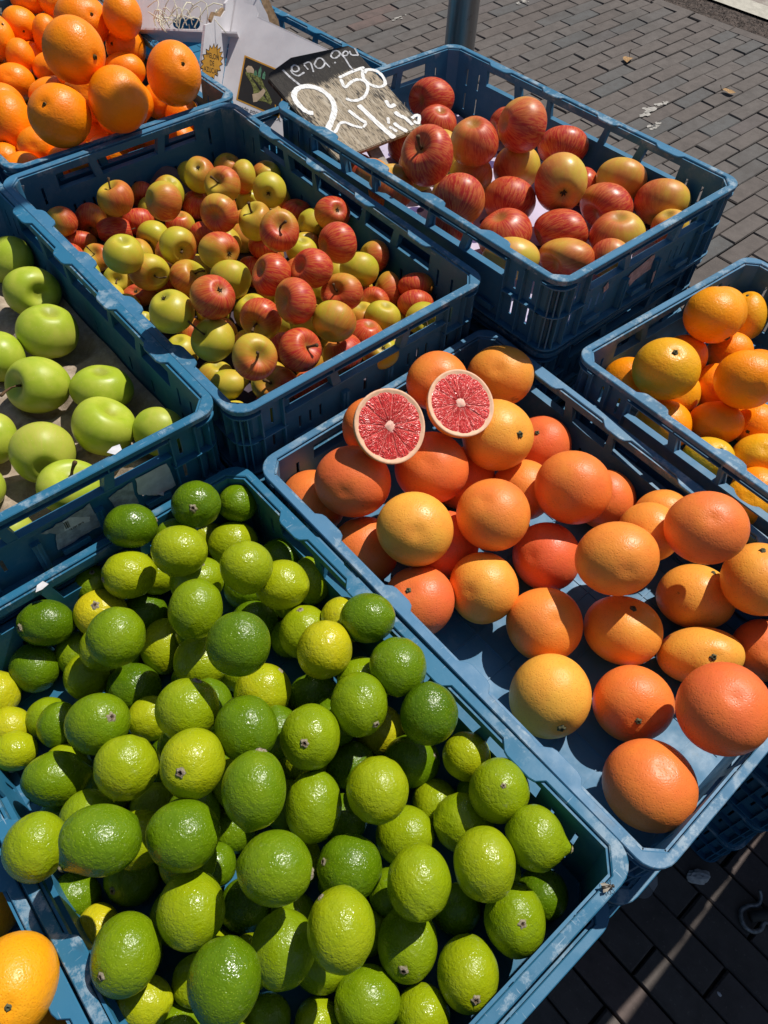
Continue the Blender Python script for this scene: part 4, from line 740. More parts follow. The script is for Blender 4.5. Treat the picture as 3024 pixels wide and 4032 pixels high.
        bx(zone, Ls - zone, -38, -40, .0026, skin(-38)); bx(zone, Ls - zone, -13.2, -14.8, .0012, skin(-13))
        for i in range(len(W) - 1):          # struts between the windows get outside webs
            st = (W[i][1] + W[i + 1][0]) / 2; sb = (W[i][3] + W[i + 1][2]) / 2; hw = (W[i + 1][0] - W[i][1]) / 2 - .5
            m.prism([pt(st - hw, -14.6, .003), pt(st + hw, -14.6, .003), pt(sb + hw, -38, .003), pt(sb - hw, -38, .003)],
                    [pt(st - hw, -14.6, .0106), pt(st + hw, -14.6, .0106), pt(sb + hw, -38, .0109), pt(sb - hw, -38, .0109)])
            bx(st - .9, st + .9, -6.5, -13.3, .0016, .0106)
        fins = [(163, 1), (Ls - 163, 1)] if not long else [(225, 1), (375, 1)]
        for s, _ in fins: bx(s - 5, s + 5, -64, -111, .0050, skin(-80)); bx(s - 1.2, s + 1.2, -62, -111, .0028, .0052)
        for s0, s1 in (([(184, 216)] if not long else []) + [(zone + 12, zone + 42), (Ls - zone - 42, Ls - zone - 12)]):
            bx(s0, s1, -98, -100, .0025, skin(-99)); bx(s0, s1, -92, -98, .0025, .0040)
        return m
    def corner():
        m = MB()
        # chamfered inner skin at the corner (-x, +y) and the curved outside shelves
        ins = [(-.2 + .0105 + .0002, .3 - .026), (-.2 + .026, .3 - .0105 - .0002)]
        for (x0, y0), (x1, y1) in ((ins[0], ins[1]),):
            nx, ny = .0017, -.0017
            m.prism([(x0, y0, HC - .0028), (x1, y1, HC - .0028), (x1 + .001, y1 - .001, .003), (x0 + .001, y0 - .001, .003)],
                    [(x0 + nx, y0 + ny, HC - .0028), (x1 + nx, y1 + ny, HC - .0028), (x1 + nx + .001, y1 + ny - .001, .003), (x0 + nx + .001, y0 + ny - .001, .003)])
        for z0, z1, o in ((HC - .0158, HC - .0138, .0012), (HC - .061, HC - .0592, .0030)):
            x, y = -.2 + o, .3 - o; r = .024; arc = []
            for k in range(7):
                a = rad(180 - 90 * k / 6); arc.append((x + r + r * math.cos(a), y - r + r * math.sin(a)))
            loop = [(x, .3 - .034)] + arc + [(-.2 + .034, y), (-.2 + .034, .3 - .0108), ins[1], ins[0], (-.2 + .0108, .3 - .034)]
            m.poly(loop[::-1], z0, z1)
        for a in (112, 135, 158):
            r = .0215; cx, cy = -.2 + .026, .3 - .026; ux, uy = math.cos(rad(a)), math.sin(rad(a)); w = .0009
            r0 = .0122
            m.prism([(cx + r0 * ux - w * uy, cy + r0 * uy + w * ux, .004), (cx + r * ux - w * uy, cy + r * uy + w * ux, .004), (cx + r * ux - w * uy, cy + r * uy + w * ux, HC - .014), (cx + r0 * ux - w * uy, cy + r0 * uy + w * ux, HC - .014)],
                    [(cx + r0 * ux + w * uy, cy + r0 * uy - w * ux, .004), (cx + r * ux + w * uy, cy + r * uy - w * ux, .004), (cx + r * ux + w * uy, cy + r * uy - w * ux, HC - .014), (cx + r0 * ux + w * uy, cy + r0 * uy - w * ux, HC - .014)])
        return m
    Lw = wall(True); Sw = wall(False); Cn = corner()
    def mir(m, fx, fy):
        o = MB(); o.V = [(v[0] * fx, v[1] * fy, v[2]) for v in m.V]; o.F = [f if fx * fy > 0 else f[::-1] for f in m.F]; return o
    out = [('rim', bv), ('base', base.mesh('base', M_PL))]
    for fx in (1, -1): out.append(('long_wall', mir(Lw, fx, 1).mesh('long_wall', M_PL)))
    for fy in (1, -1): out.append(('short_wall', mir(Sw, 1, fy).mesh('short_wall', M_PL)))
    for fx in (1, -1):
        for fy in (1, -1): out.append(('corner_post', mir(Cn, fx, fy).mesh('corner_post', M_PL)))
    for n, me in out:
        bm = bmesh.new(); bm.from_mesh(me); bmesh.ops.recalc_face_normals(bm, faces=bm.faces); bm.to_mesh(me); bm.free()
    return out
CM = crate_meshes()
def crate(loc, axes, label, tone, group):
    e = empty('plastic_crate'); tag(e, label, 'crate', group)
    e.matrix_world = Matrix(((axes[0][0], axes[1][0], axes[2][0], loc[0]), (axes[0][1], axes[1][1], axes[2][1], loc[1]), (axes[0][2], axes[1][2], axes[2][2], loc[2]), (0, 0, 0, 1)))
    for n, me in CM: p = link(n, me, e); p['tone'] = tone
    return e
CL = dict(A=('blue crate heaped with limes, in the front middle', .10), B=('blue crate of small mixed red and yellow apples, in the centre', .55),
          C=('blue crate of pink grapefruit with two cut halves on top', .95), D=('blue crate of oranges at the right edge of the photo', .85),
          E=('blue crate of big green apples on a pulp tray, at the left edge', .05), F=('blue crate of large red apples with the price board in it', .45),
          G=('blue crate piled with bright oranges, at the top left', .40), H=('blue crate with empty white cartons in it, behind the price board', .15),
          I=('blue crate of amber oranges in the bottom left corner', .25))
crates = {}
for k, (loc, ax) in CRATES.items():
    crates[k] = crate(loc, ax, CL[k][0], CL[k][1], 'fruit crates on display')
NM = dict(A='the lime crate', C='the grapefruit crate', D='the right-hand orange crate', F='the red apple crate', B='the mixed apple crate', E='the green apple crate', G='the bright orange crate at top left', H='the carton crate', I='the amber orange crate')
ORD = ['first', 'second', 'third', 'fourth', 'fifth', 'sixth']
for k, n, (sx, sy) in (('A', 6, (.004, -.018)), ('C', 6, (-.012, -.012)), ('D', 6, (.004, .004)), ('F', 6, (.012, .010)), ('B', 6, (.004, -.006)), ('E', 6, (.0, -.006)), ('G', 6, (.0, .004)), ('H', 6, (.004, .004)), ('I', 6, (.0, -.004))):
    loc, ax = CRATES[k]
    zt = loc[2] - .002
    pitch = min(.1165, zt / 6.0)
    yaw = math.atan2(ax[0][1], ax[0][0])
    for i in range(n):
        z = zt - pitch * (i + 1) + (.115 - HC)
        rr = random.Random(ord(k) + i); a = yaw + rr.uniform(-.008, .008)
        crate((loc[0] + sx + rr.uniform(-.003, .003), loc[1] + sy + rr.uniform(-.003, .003), max(z, .001)), ((math.cos(a), math.sin(a), 0), (-math.sin(a), math.cos(a), 0), (0, 0, 1)),
              'blue crate in the stack under %s, %s one down' % (NM[k], ORD[i]), .3, 'blue crates stacked underneath')

def local_pt(u, v, h): return (u / 1000 - .2, .3 - v / 1000, HC + h / 1000)
def patch(name, pts, plane, mat, parent, off, thick=.0003):
    """thin paper scrap on a crate; pts in mm on the front skin ('front'), the rim top or the back wall"""
    m = MB()
    if plane == 'front': P = [(u / 1000 - .2, -.3 + .0105 - off, HC + h / 1000) for u, h in pts]; Q = [(x, y - thick, z) for x, y, z in P]
    elif plane == 'back': P = [(u / 1000 - .2, .3 - .0130 - off, HC + h / 1000) for u, h in pts]; Q = [(x, y - thick, z) for x, y, z in P]
    else: P = [(u / 1000 - .2, .3 - v / 1000, HC + off) for u, v in pts]; Q = [(x, y, z + thick) for x, y, z in P]
    m.prism(P, Q); bm = bmesh.new(); me = m.mesh(name, mat); bm.from_mesh(me); bmesh.ops.recalc_face_normals(bm, faces=bm.faces); bmesh.ops.triangulate(bm, faces=bm.faces); bm.to_mesh(me); bm.free()
    return link(name, me, parent)
def ragged(pts, amp, seed, n=4):
    r = random.Random(seed); out = []
    for i in range(len(pts)):
        a, b = pts[i], pts[(i + 1) % len(pts)]
        for k in range(n):
            t = k / n; out.append((a[0] + (b[0] - a[0]) * t + r.uniform(-amp, amp), a[1] + (b[1] - a[1]) * t + r.uniform(-amp, amp)))
    return out
def text(name, body, size, mat, parent, mw, extrude=.00015, align='CENTER'):
    c = bpy.data.curves.new(name, 'FONT'); c.body = body; c.size = size; c.extrude = extrude; c.align_x = align; c.align_y = 'CENTER'; c.materials.append(mat)
    tmp = bpy.data.objects.new(name, c); me = bpy.data.meshes.new_from_object(tmp); bpy.data.objects.remove(tmp); bpy.data.curves.remove(c); me.name = name
    if not me.materials: me.materials.append(mat)
    o = link(name, me, parent); o.matrix_local = mw; return o
eE = crates['E']; FR = Matrix(((1, 0, 0, 0), (0, 0, -1, 0), (0, 1, 0, 0), (0, 0, 0, 1)))
p = patch('label_remnant', ragged([(286, -51), (325, -52), (329, -95), (305, -95), (299, -90), (283, -77)], .7, 1), 'front', M_WHITE, eE, .0004); p['label'] = 'white label with a peeling lower edge'
p = patch('label_remnant', ragged([(250, -58), (263, -54), (280, -53), (281, -92), (254, -78)], 1.2, 2), 'front', M_GREYLAB, eE, .0004); p['label'] = 'grey torn label backing'
p = patch('label_remnant', ragged([(174, -57), (198, -55), (230, -51), (233, -93), (216, -94), (179, -94), (186, -70)], 1.6, 3), 'front', M_GREYLAB, eE, .0004); p['label'] = 'grey torn label with a barcode scrap on it'
q_ = patch('barcode_scrap', ragged([(198, -55), (207, -55), (225, -70), (223, -76), (195, -71)], .5, 4), 'front', M_WHITE, p, .0008)
bc = MB()
for i, w in enumerate((.6, .3, .9, .3, .5, .3)):
    u0 = 197.6 + i * .95; bc.box(u0 / 1000 - .2, (u0 + w) / 1000 - .2, -.3 + .0105 - .0014, -.3 + .0105 - .0012, HC - .0685, HC - .0575)
bc.obj('barcode', M_INK, q_)
text('number', '12 050 2015', .0034, M_INK, q_, Matrix.Translation((.0085, -.3 + .0105 - .0013, HC - .0725)) @ FR @ Matrix.Rotation(rad(0), 4, 'Z'))
# curled corner of the white label
cm = MB(); cm.prism([(.104, -.3 + .0095, HC - .092), (.112, -.3 + .0095, HC - .093), (.108, -.3 + .0010, HC - .089)], [(.104, -.3 + .0092, HC - .0922), (.112, -.3 + .0092, HC - .0932), (.108, -.3 + .0006, HC - .0892)])
cm.obj('label_curl', M_WHITE, eE)
patch('rim_sticker', [(268, 584), (276, 580.5), (284, 582), (282, 590), (273, 592)], 'top', M_WHITE, eE, .0004)
patch('rim_sticker', [(131, 19), (136, 11.5), (143, 10.5), (146, 18), (138, 20)], 'top', M_WHITE, crates['A'], .0004)
patch('label_remnant', ragged([(20, -6), (30, -13), (27, -24), (21, -26), (19, -16)], .8, 5), 'back', M_GREYLAB, crates['B'], .0004)
M_PINKLAB = flat_mat('pinkish_label_rest', (.40, .33, .34), .8, .2, .25, nscale=150)
patch('label_remnant', ragged([(170, -71), (175, -63), (221, -52), (227, -53), (227, -77), (195, -81), (183, -86)], 1.2, 6), 'front', M_PINKLAB, crates['F'], .0004)
patch('label_remnant', ragged([(114, -57), (123, -52), (127, -64), (118, -67)], 1.0, 7), 'front', M_PINKLAB, crates['F'], .0004)
patch('label_remnant', ragged([(228, -80), (233, -78), (236, -98), (231, -100)], .8, 8), 'front', M_PINKLAB, crates['F'], .0067)

# ---------------------------------------------------------------- fruit
def frame_from(pole, hint):
    z = Vector(pole).normalized(); x = hint - z * hint.dot(z)
    if x.length < 1e-3: x = Vector((1, 0, 0)) - z * z.x
    x.normalize(); y = z.cross(x); return Matrix((x, y, z)).transposed()
def unit_shape(kind, nu, nv, rs, nip=0.0):
    ph = np.linspace(0, np.pi, nv + 1)[:, None]; th = (np.arange(nu) * 2 * np.pi / nu)[None, :]
    st, ct = np.sin(ph), np.cos(ph)
    if kind == 'apple':
        lob = 1 + .020 * np.cos(5 * th + 1) * ((1 - ct) / 2) ** 3 + .012 * np.cos(2 * th + rs.uniform(0, 6))
        rho = st ** .92 * (1 + .07 * ct) * lob; z = .87 * ct - .34 * np.exp(-(ph / .36) ** 2) * 1.0 + .20 * np.exp(-((np.pi - ph) / .30) ** 2)
        z = z + 0 * th
    else:
        rho = st * 1.0 + 0 * th; z = ct * 1.0 + 0 * th
        if kind == 'lime':
            z = z * rs.uniform(1.0, 1.06); nb = rs.uniform(.02, .09) * np.exp(-((np.pi - ph) / .20) ** 2); z = z - nb; z = z - .05 * np.exp(-(ph / .20) ** 2)
            if nip: z = z + nip * np.exp(-(ph / .23) ** 2)
        elif kind == 'grapefruit': z = z * .93; z = z - .05 * np.exp(-(ph / .22) ** 2) + .05 * np.exp(-((np.pi - ph) / .2) ** 2)
        else: z = z * .98; z = z - .07 * np.exp(-(ph / .16) ** 2) + .06 * np.exp(-((np.pi - ph) / .2) ** 2)
    P = np.stack([rho * np.cos(th), rho * np.sin(th), z + 0 * th], -1).reshape(-1, 3)
    U = P / (np.linalg.norm(P, axis=1, keepdims=True) + 1e-9); s = np.ones(len(P))
    for _ in range(5):
        d = rs.normal(size=3); d /= np.linalg.norm(d); f = rs.uniform(1.5, 3.6); s += rs.uniform(.006, .019) * np.sin(f * (U @ d) + rs.uniform(0, 6.28))
    if kind == 'lime': s += .010 * np.sin(6 * (U @ rs.normal(size=3)))
    P = P * s[:, None]
    return P
FACES = {}
def grid_faces(nu, nv):
    if (nu, nv) not in FACES:
        F = []
        for i in range(nv):
            for k in range(nu):
                a, b = i * nu + k, i * nu + (k + 1) % nu; F.append((a, a + nu, b + nu, b))
        FACES[nu, nv] = F
    return FACES[nu, nv]
def stem_mesh(seed, L, r0):
    r = random.Random(seed); m = MB(); bx, by = r.uniform(-.35, .35), r.uniform(-.35, .35)
    pts = [(bx * (t ** 2) * L, by * (t ** 2) * L, t * L) for t in (0, .25, .5, .75, .93, 1)]
    m.tube(pts, [r0 * 1.1, r0 * .8, r0 * .75, r0 * .9, r0 * 1.25, r0 * 1.0], 7); return m.mesh('stem', M_STEM, True)
STEMS = [stem_mesh(i, L, r) for i, (L, r) in enumerate(((.72, .055), (.60, .065), (.85, .048), (.66, .08)))]
def calyx_mesh(seed):
    r = random.Random(seed); m = MB()
    for k in range(5):
        a = k * 1.257 + r.uniform(-.2, .2); d = Vector((math.cos(a), math.sin(a), 0)); l = r.uniform(.10, .16)
        m.tube([d * .02, d * l * .6 + Vector((0, 0, .05)), d * l + Vector((r.uniform(-.03, .03), r.uniform(-.03, .03), .10))], [.045, .032, .008], 5)
    m.tube([(0, 0, -.04), (0, 0, .04)], [.07, .05], 6); return m.mesh('calyx', M_CALYX, True)
CALYX = [calyx_mesh(i) for i in range(3)]
def scar_mesh(seed, mat=None, R0=.125):
    r = random.Random(seed); m = MB(); n = 16; rings = []
    lobe = [1 + .22 * math.cos(5 * 2 * math.pi * k / n + seed) + r.uniform(-.12, .12) for k in range(n)]
    for rr, z in ((1.45, -.035), (1.0, .012), (.72, .050), (.50, .062), (.34, .020)):
        rings.append([(R0 * rr * lobe[k] * r.uniform(.9, 1.1) * math.cos(2 * math.pi * k / n), R0 * rr * lobe[k] * r.uniform(.9, 1.1) * math.sin(2 * math.pi * k / n), z + r.uniform(-.010, .012)) for k in range(n)])
    V = [v for q in rings for v in q] + [(0, 0, .018)]; F = []
    for i in range(4):
        for k in range(n): F.append((i * n + k, i * n + (k + 1) % n, (i + 1) * n + (k + 1) % n, (i + 1) * n + k))
    for k in range(n): F.append((4 * n + k, 4 * n + (k + 1) % n, 5 * n))
    m.add(V, F); return m.mesh('stem_scar', mat or M_SCAR, True)
SCARS = [scar_mesh(i) for i in range(5)]
M_NAVEL = flat_mat('navel_mark', (.10, .065, .018), .8, .2, .4, nscale=400)
NAVELS = [scar_mesh(20 + i, M_NAVEL, .075) for i in range(3)]
M_BUTTON = flat_mat('stem_button', (.10, .10, .055), .85, .2, .5, nscale=500)
BUTTONS = [scar_mesh(40 + i, M_BUTTON, .085) for i in range(3)]
KIND = dict(lime=('lime', 'lime', M_LIME, 'lime', 'limes heaped in the front crate', 40, 26),
            grape=('grapefruit', 'grapefruit', M_GRAPE, 'grapefruit', 'grapefruit in the crate beside the limes', 44, 28),
            orangeD=('orange', 'orange', M_ORANGE, 'orange', 'oranges in the right-hand crate', 44, 28),
            orangeG=('orange', 'orange', M_ORANGE, 'orange', 'oranges piled in the top left crate', 44, 28),
            greenE=('green_apple', 'apple', M_APG, 'apple', 'green apples on the pulp tray', 44, 30),
            appleB=('apple', 'apple', M_APB, 'apple', 'small mixed apples in the centre crate', 36, 26),
            appleF=('red_apple', 'apple', M_APF, 'apple', 'large red apples under the price board', 44, 30))
ENDS = dict(appleB={8: 'c', 15: 'c', 22: 'c', 23: 'c', 24: 'c', 54: 'c', 59: 'c', 10: 'd', 26: 'd', 32: 'd', 37: 'd', 42: 'd', 49: 'c'},
            appleF={0: 'd', 7: 'c', 10: 'd', 12: 'd', 13: 'd'}, greenE={0: 'd', 5: 'd', 6: 'd'})
NIP = {('lime', 59): .30, ('lime', 65): .20, ('lime', 52): .22, ('lime', 41): .10}
RIGHT = Vector(CR[0]); DOWN = Vector(CR[1])
def make_fruit(key, i, x, y, z, rx, ry, tone, pole, label):
    name, shape, mat, cat, group, nu, nv = KIND[key]
    rs = np.random.RandomState(hash((len(key), i, ord(key[0]), ord(key[-1]))) % 99991); r = random.Random(i * 7 + len(key))
    P = Vector((x, y, z)); W = (P - CC).normalized()
    ex = (RIGHT - W * RIGHT.dot(W)).normalized(); ey = W.cross(ex)
    end = ENDS.get(key, {}).get(i)
    vis = pole is not None
    if pole is None:                          # stem end turned away from view, as nothing of it shows
        a = r.uniform(-.9, .9); el = max(min((ry - rx) / (rx + ry) * 6, 1), -1)
        if shape == 'apple': d = ey * (.75 * (-1 if r.random() < .4 else 1)) * (1 if rx > ry * .97 else .2) + ex * (a * .35 if rx > ry * .97 else .9) + W * .55
        elif shape == 'lime': d = (ex * math.cos(a) if rx > ry else ey) * (1 if r.random() < .5 else -1) + W * .5 + ey * .2 * a
        else: d = W + ex * a * .6 + ey * r.uniform(-.5, .5)
        pole = d.normalized()
    pole = Vector(pole)
    hint = (ex * r.uniform(-1, 1) + ey * r.uniform(-1, 1) - W * .35)
    Q = frame_from(pole if end is None or end == 'd' and r.random() < .5 else -pole, hint)
    if end == 'c': Q = frame_from(-pole, hint)
    V = unit_shape(shape, nu, nv, rs, NIP.get((key, i), 0)); Qn = np.array(Q); Wd = V @ Qn.T
    E = np.array([ex, ey, W]); c = Wd @ E.T
    lo, hi = c.min(0), c.max(0); mid = (lo + hi) / 2; half = (hi - lo) / 2
    tx, ty = rx / half[0], ry / half[1]; tz = math.sqrt(tx * ty)
    c[:, 0] = (c[:, 0] - mid[0]) * tx; c[:, 1] = (c[:, 1] - mid[1]) * ty; c[:, 2] = (c[:, 2] - mid[2]) * tz
    Lc = (c @ E) @ Qn
    me = bpy.data.meshes.new(name); me.from_pydata(Lc.tolist(), [], grid_faces(nu, nv)); me.materials.append(mat)
    me.polygons.foreach_set('use_smooth', [True] * len(me.polygons)); me.update()
    o = link(name, me); o.matrix_world = Matrix.Translation(P) @ Q.to_4x4()
    tag(o, label, cat, group); o['tone'] = float(tone)
    R = (rx + ry) / 2; top = Vector(Lc[0]); bot = Vector(Lc[-1])
    if shape == 'apple':
        if vis and end is None: s = link('stem', STEMS[r.randrange(4)], o); s.location = top - Vector((0, 0, .02 * R)); s.scale = (R,) * 3; s.rotation_euler = (r.uniform(-.15, .15), r.uniform(-.15, .15), r.uniform(0, 6))
        if end == 'c': s = link('calyx', CALYX[r.randrange(3)], o); s.location = bot - Vector((0, 0, .03 * R)) + Vector((0, 0, .03 * R)); s.scale = (R,) * 3; s.rotation_euler = (math.pi, 0, r.uniform(0, 6))
    elif vis:
        pool, nm = (SCARS, 'stem_scar') if shape == 'lime' else (BUTTONS, 'stem_button') if key != 'orangeG' else (NAVELS, 'navel')
        s = link(nm, pool[r.randrange(len(pool))], o); s.location = top; s.rotation_euler = (0, 0, r.uniform(0, 6)); k = R * r.uniform(.8, 1.25) * (.6 if NIP.get((key, i)) else 1); s.scale = (k, k, k)
    return o
BUR = dict(lime='lime buried in the heap, only slivers showing between others', orangeD='orange buried under others in the right-hand crate', orangeG='orange buried low in the top left pile',
           appleB='small apple buried under the others in the centre crate', appleF='red apple hidden under others in the price board crate', grape='grapefruit hidden under others')
for key, (rows, fil, Rf) in FRUIT.items():
    for i, (x, y, z, rx, ry, tone, pole, label) in enumerate(rows): make_fruit(key, i, x, y, z, rx, ry, tone, pole, label)
    for j, (x, y, z, *rf) in enumerate(fil):
        make_fruit(key, 500 + j, x, y, z, (rf[0] if rf else Rf) * .98, (rf[0] if rf else Rf), (.15, .40, .25, .5)[j % 4] if key != 'orangeG' else .1, None, BUR[key])
for n, (pos, rx, ry, tone, pole, label) in enumerate(EXTRA_ORANGE):
    KIND['orangeI'] = ('orange', 'orange', M_ORANGE, 'orange', 'amber oranges in the bottom left crate', 44, 28)
    make_fruit('orangeI', n, *pos, rx, ry, tone, pole, label)

# ---------------------------------------------------------------- halved grapefruit
def mat_flesh():
    q = NT('grapefruit_flesh', .20, .6); ob = q.co.outputs['Object']
    x, y, z = q.xyz(ob)[:3]
    a = q.math('ARCTAN2', y, x); rr = q.math('SQRT', q.math('ADD', q.math('MULTIPLY', x, x), q.math('MULTIPLY', y, y)))
    cmb = q.n('ShaderNodeCombineXYZ'); q.put(cmb.inputs[0], q.math('MULTIPLY', a, 11.0)); q.put(cmb.inputs[1], q.math('MULTIPLY', rr, 120.0))
    wob = q.n('ShaderNodeVectorMath', operation='ADD'); q.put(wob.inputs[0], cmb.outputs[0])
    wn_ = q.n('ShaderNodeTexNoise'); q.put(wn_.inputs['Vector'], ob); wn_.inputs['Scale'].default_value = 140; q.put(wob.inputs[1], q.scl(wn_.outputs['Color'], (2.2, 2.2, 0)))
    v = q.voro(wob.outputs[0], 1.7); n = q.noise(wob.outputs[0], 2.3, 4, .6)
    c = q.ramp(n, [(.26, (.52, .020, .022)), (.48, (.68, .042, .040)), (.68, (.76, .090, .070)), (.86, (.85, .30, .22))])
    c = q.mix(q.ss(v, .66, .9, 0, .30), c, (.85, .36, .28))
    nb = q.bump(v, 1.0, .0016); nb = q.bump(n, .5, .001, nb)
    return q.done(c, nb)
M_FLESH = mat_flesh()
M_PITH = flat_mat('grapefruit_pith', (.82, .50, .32), .6, .3, .08, nscale=200)
M_MEMB = flat_mat('grapefruit_membrane', (.80, .27, .22), .5, .4, .15, nscale=300)
M_CORE = flat_mat('grapefruit_core', (.82, .46, .36), .6, .3, .15, nscale=300)
def half(label, P, R, normal, spin, asp):
    P = Vector(P); z = Vector(normal).normalized(); Q = frame_from(z, RIGHT)
    e = empty('halved_grapefruit'); e.matrix_world = Matrix.Translation(P) @ Q.to_4x4() @ Matrix.Rotation(spin, 4, 'Z') @ Matrix.Diagonal((1, asp, 1, 1)); tag(e, label, 'grapefruit half', 'cut grapefruit halves on the heap')
    m = MB(); nu, nv = 48, 14; V = []
    for i in range(nv + 1):
        ph = math.pi / 2 + math.pi / 2 * i / nv
        for k in range(nu): a = 2 * math.pi * k / nu; V.append((R * math.sin(ph) * math.cos(a) * (1 + .008 * math.sin(3 * a)), R * math.sin(ph) * math.sin(a), R * .93 * math.cos(ph)))
    F = [(i * nu + k, (i + 1) * nu + k, (i + 1) * nu + (k + 1) % nu, i * nu + (k + 1) % nu) for i in range(nv) for k in range(nu)]
    m.add(V, F); o = m.obj('rind', M_GRAPE, e, True); o['tone'] = .22
    # cut face: rounded pith ring with a disc of membranes behind the segments
    ring = MB(); V = []; prof = [(1.0, -.001), (.997, .0007), (.985, .0012), (.945, .0010), (.92, .0006), (.86, -.0001)]
    for f, h in prof:
        for k in range(nu): a = 2 * math.pi * k / nu; g = f * (1 + .008 * math.sin(3 * a)) * (1 + (.010 * math.sin(9 * a) + .008 * math.sin(5 * a + 1) if f < .92 else 0)); V.append((R * g * math.cos(a), R * g * math.sin(a), h))
    F = [(i * nu + k, (i + 1) * nu + k, (i + 1) * nu + (k + 1) % nu, i * nu + (k + 1) % nu) for i in range(len(prof) - 1) for k in range(nu)]
    ring.add(V, [f[::-1] for f in F]); ring.obj('pith', M_PITH, e, True)
    mem = MB(); mem.add([(R * .90 * math.cos(2 * math.pi * k / nu), R * .90 * math.sin(2 * math.pi * k / nu), -.00005) for k in range(nu)], [tuple(range(nu))]); mem.obj('membrane', M_MEMB, e)
    r = random.Random(int(P.x * 1e4)); NS = 11; cuts = [2 * math.pi * k / NS + r.uniform(-.10, .10) for k in range(NS)]
    for k in range(NS):
        a0, a1 = cuts[k], cuts[(k + 1) % NS] + (2 * math.pi if k == NS - 1 else 0); seg = MB()
        n1, n2 = 12, 10; V = []; gap = .004
        for i in range(n2 + 1):
            f = .085 + (.915 - .085) * i / n2
            ga = gap / max(f, .12) * .42
            for j in range(n1 + 1):
                t = j / n1; a = a0 + ga + (a1 - a0 - 2 * ga) * t
                cor = 1 - (.085 if i == n2 else .03 if i == n2 - 1 else 0) * abs(2 * t - 1) ** 3.2
                edge = min(t, 1 - t) * 2; up = min(1, edge * 3.5) * min(1, (n2 - i) / 1.3) * min(1, i / .8)
                V.append((R * f * cor * math.cos(a), R * f * cor * math.sin(a), -.0001 + .0010 * up + r.uniform(-.00022, .00030) * up))
        F = [(i * (n1 + 1) + j, (i + 1) * (n1 + 1) + j, (i + 1) * (n1 + 1) + j + 1, i * (n1 + 1) + j + 1) for i in range(n2) for j in range(n1)]
        seg.add(V, F); seg.obj('segment', M_FLESH, e, True)
    core = MB(); n = 14; V = [(0, 0, .0016)]
    for f, h in ((.05, .0014), (.09, .0012), (.14, .0004)):
        V += [(R * f * r.uniform(.6, 1.4) * math.cos(2 * math.pi * k / n), R * f * r.uniform(.6, 1.4) * math.sin(2 * math.pi * k / n), h) for k in range(n)]
    F = [(0, 1 + k, 1 + (k + 1) % n) for k in range(n)] + [(1 + i * n + k, 1 + (i + 1) * n + k, 1 + (i + 1) * n + (k + 1) % n, 1 + i * n + (k + 1) % n) for i in range(2) for k in range(n)]
    core.add(V, F); core.obj('core', M_CORE, e, True)
    return e
for h in HALVES: half(*h)

# ---------------------------------------------------------------- trays and papers in the crates
def in_crate(o, k):
    o.matrix_world = crates[k].matrix_world.copy()
def mat_pulp():
    q = NT('paper_pulp', .95, .1); o = q.co.outputs['Object']
    c = q.mix(q.ss(q.noise(o, 90, 5, .7), .35, .7), (.30, .235, .175), (.43, .35, .27))
    c = q.mix(q.math('MULTIPLY', q.ss(q.noise(o, 30, 3), .6, .7), .5), c, (.10, .06, .03))
    return q.done(c, q.bump(q.noise(o, 300, 5, .7), .5, .002))
nx, ny = 72, 108; V = []
for j in range(ny + 1):
    for i in range(nx + 1):
        u, v = -.183 + .366 * i / nx, -.283 + .566 * j / ny
        p = .072; a = u / p * 2 * math.pi / 1.0; b = v / p * 2 * math.pi / 1.0
        cup = (math.cos(math.pi * u / p) ** 2) * (math.cos(math.pi * v / p + (math.pi / 2 if False else 0)) ** 2)
        V.append((u, v, .006 + .017 * (1 - cup) ** 2.2 + .002 * math.sin(u * 60) * math.sin(v * 47)))
F = [(j * (nx + 1) + i, j * (nx + 1) + i + 1, (j + 1) * (nx + 1) + i + 1, (j + 1) * (nx + 1) + i) for j in range(ny) for i in range(nx)]
o = link('pulp_tray', mesh_np('pulp_tray', V, F, mat_pulp(), True)); in_crate(o, 'E'); tag(o, 'beige moulded pulp tray under the green apples', 'tray')
def paper(name, k, u0, u1, v0, v1, mat, label, amp, seed, lift=None):
    r = np.random.RandomState(seed); nx, ny = 40, 60; V = []; ph = r.uniform(0, 6, 8)
    for j in range(ny + 1):
        for i in range(nx + 1):
            u, v = u0 + (u1 - u0) * i / nx, v0 + (v1 - v0) * j / ny
            h = .0062 + amp * (1 + math.sin(u * 70 + ph[0] + 2 * math.sin(v * 31 + ph[1]))) / 2 + amp * .6 * (1 + math.sin(v * 95 + ph[2] + u * 40)) / 2
            if lift: h += lift(u, v)
            V.append((u, v, h))
    F = [(j * (nx + 1) + i, j * (nx + 1) + i + 1, (j + 1) * (nx + 1) + i + 1, (j + 1) * (nx + 1) + i) for j in range(ny) for i in range(nx)]
    o = link(name, mesh_np(name, V, F, mat, True)); in_crate(o, k); tag(o, label, 'paper'); return o
q = NT('lilac_paper', .8, .2); oo = q.co.outputs['Object']
M_LILAC = q.done(q.mix(q.ss(q.voro(oo, 26), .30, .34), (.075, .055, .16), (.52, .47, .62)))
paper('crate_liner', 'F', -.176, .176, -.276, .276, M_LILAC, 'crumpled lilac and dark violet paper lining the red apple crate', .004, 3)
M_DKPAPER = flat_mat('dark_violet_paper', (.085, .065, .085), .85, .2, .2, nscale=40)
paper('crate_liner', 'B', -.174, .174, -.274, .272, M_DKPAPER, 'dark dusty paper under the small mixed apples', .004, 4,
      lambda u, v: .050 * math.exp(-((u - .045) / .05) ** 2) * max(0, (v - .20) / .07) ** 1.3 if v > .20 else 0)

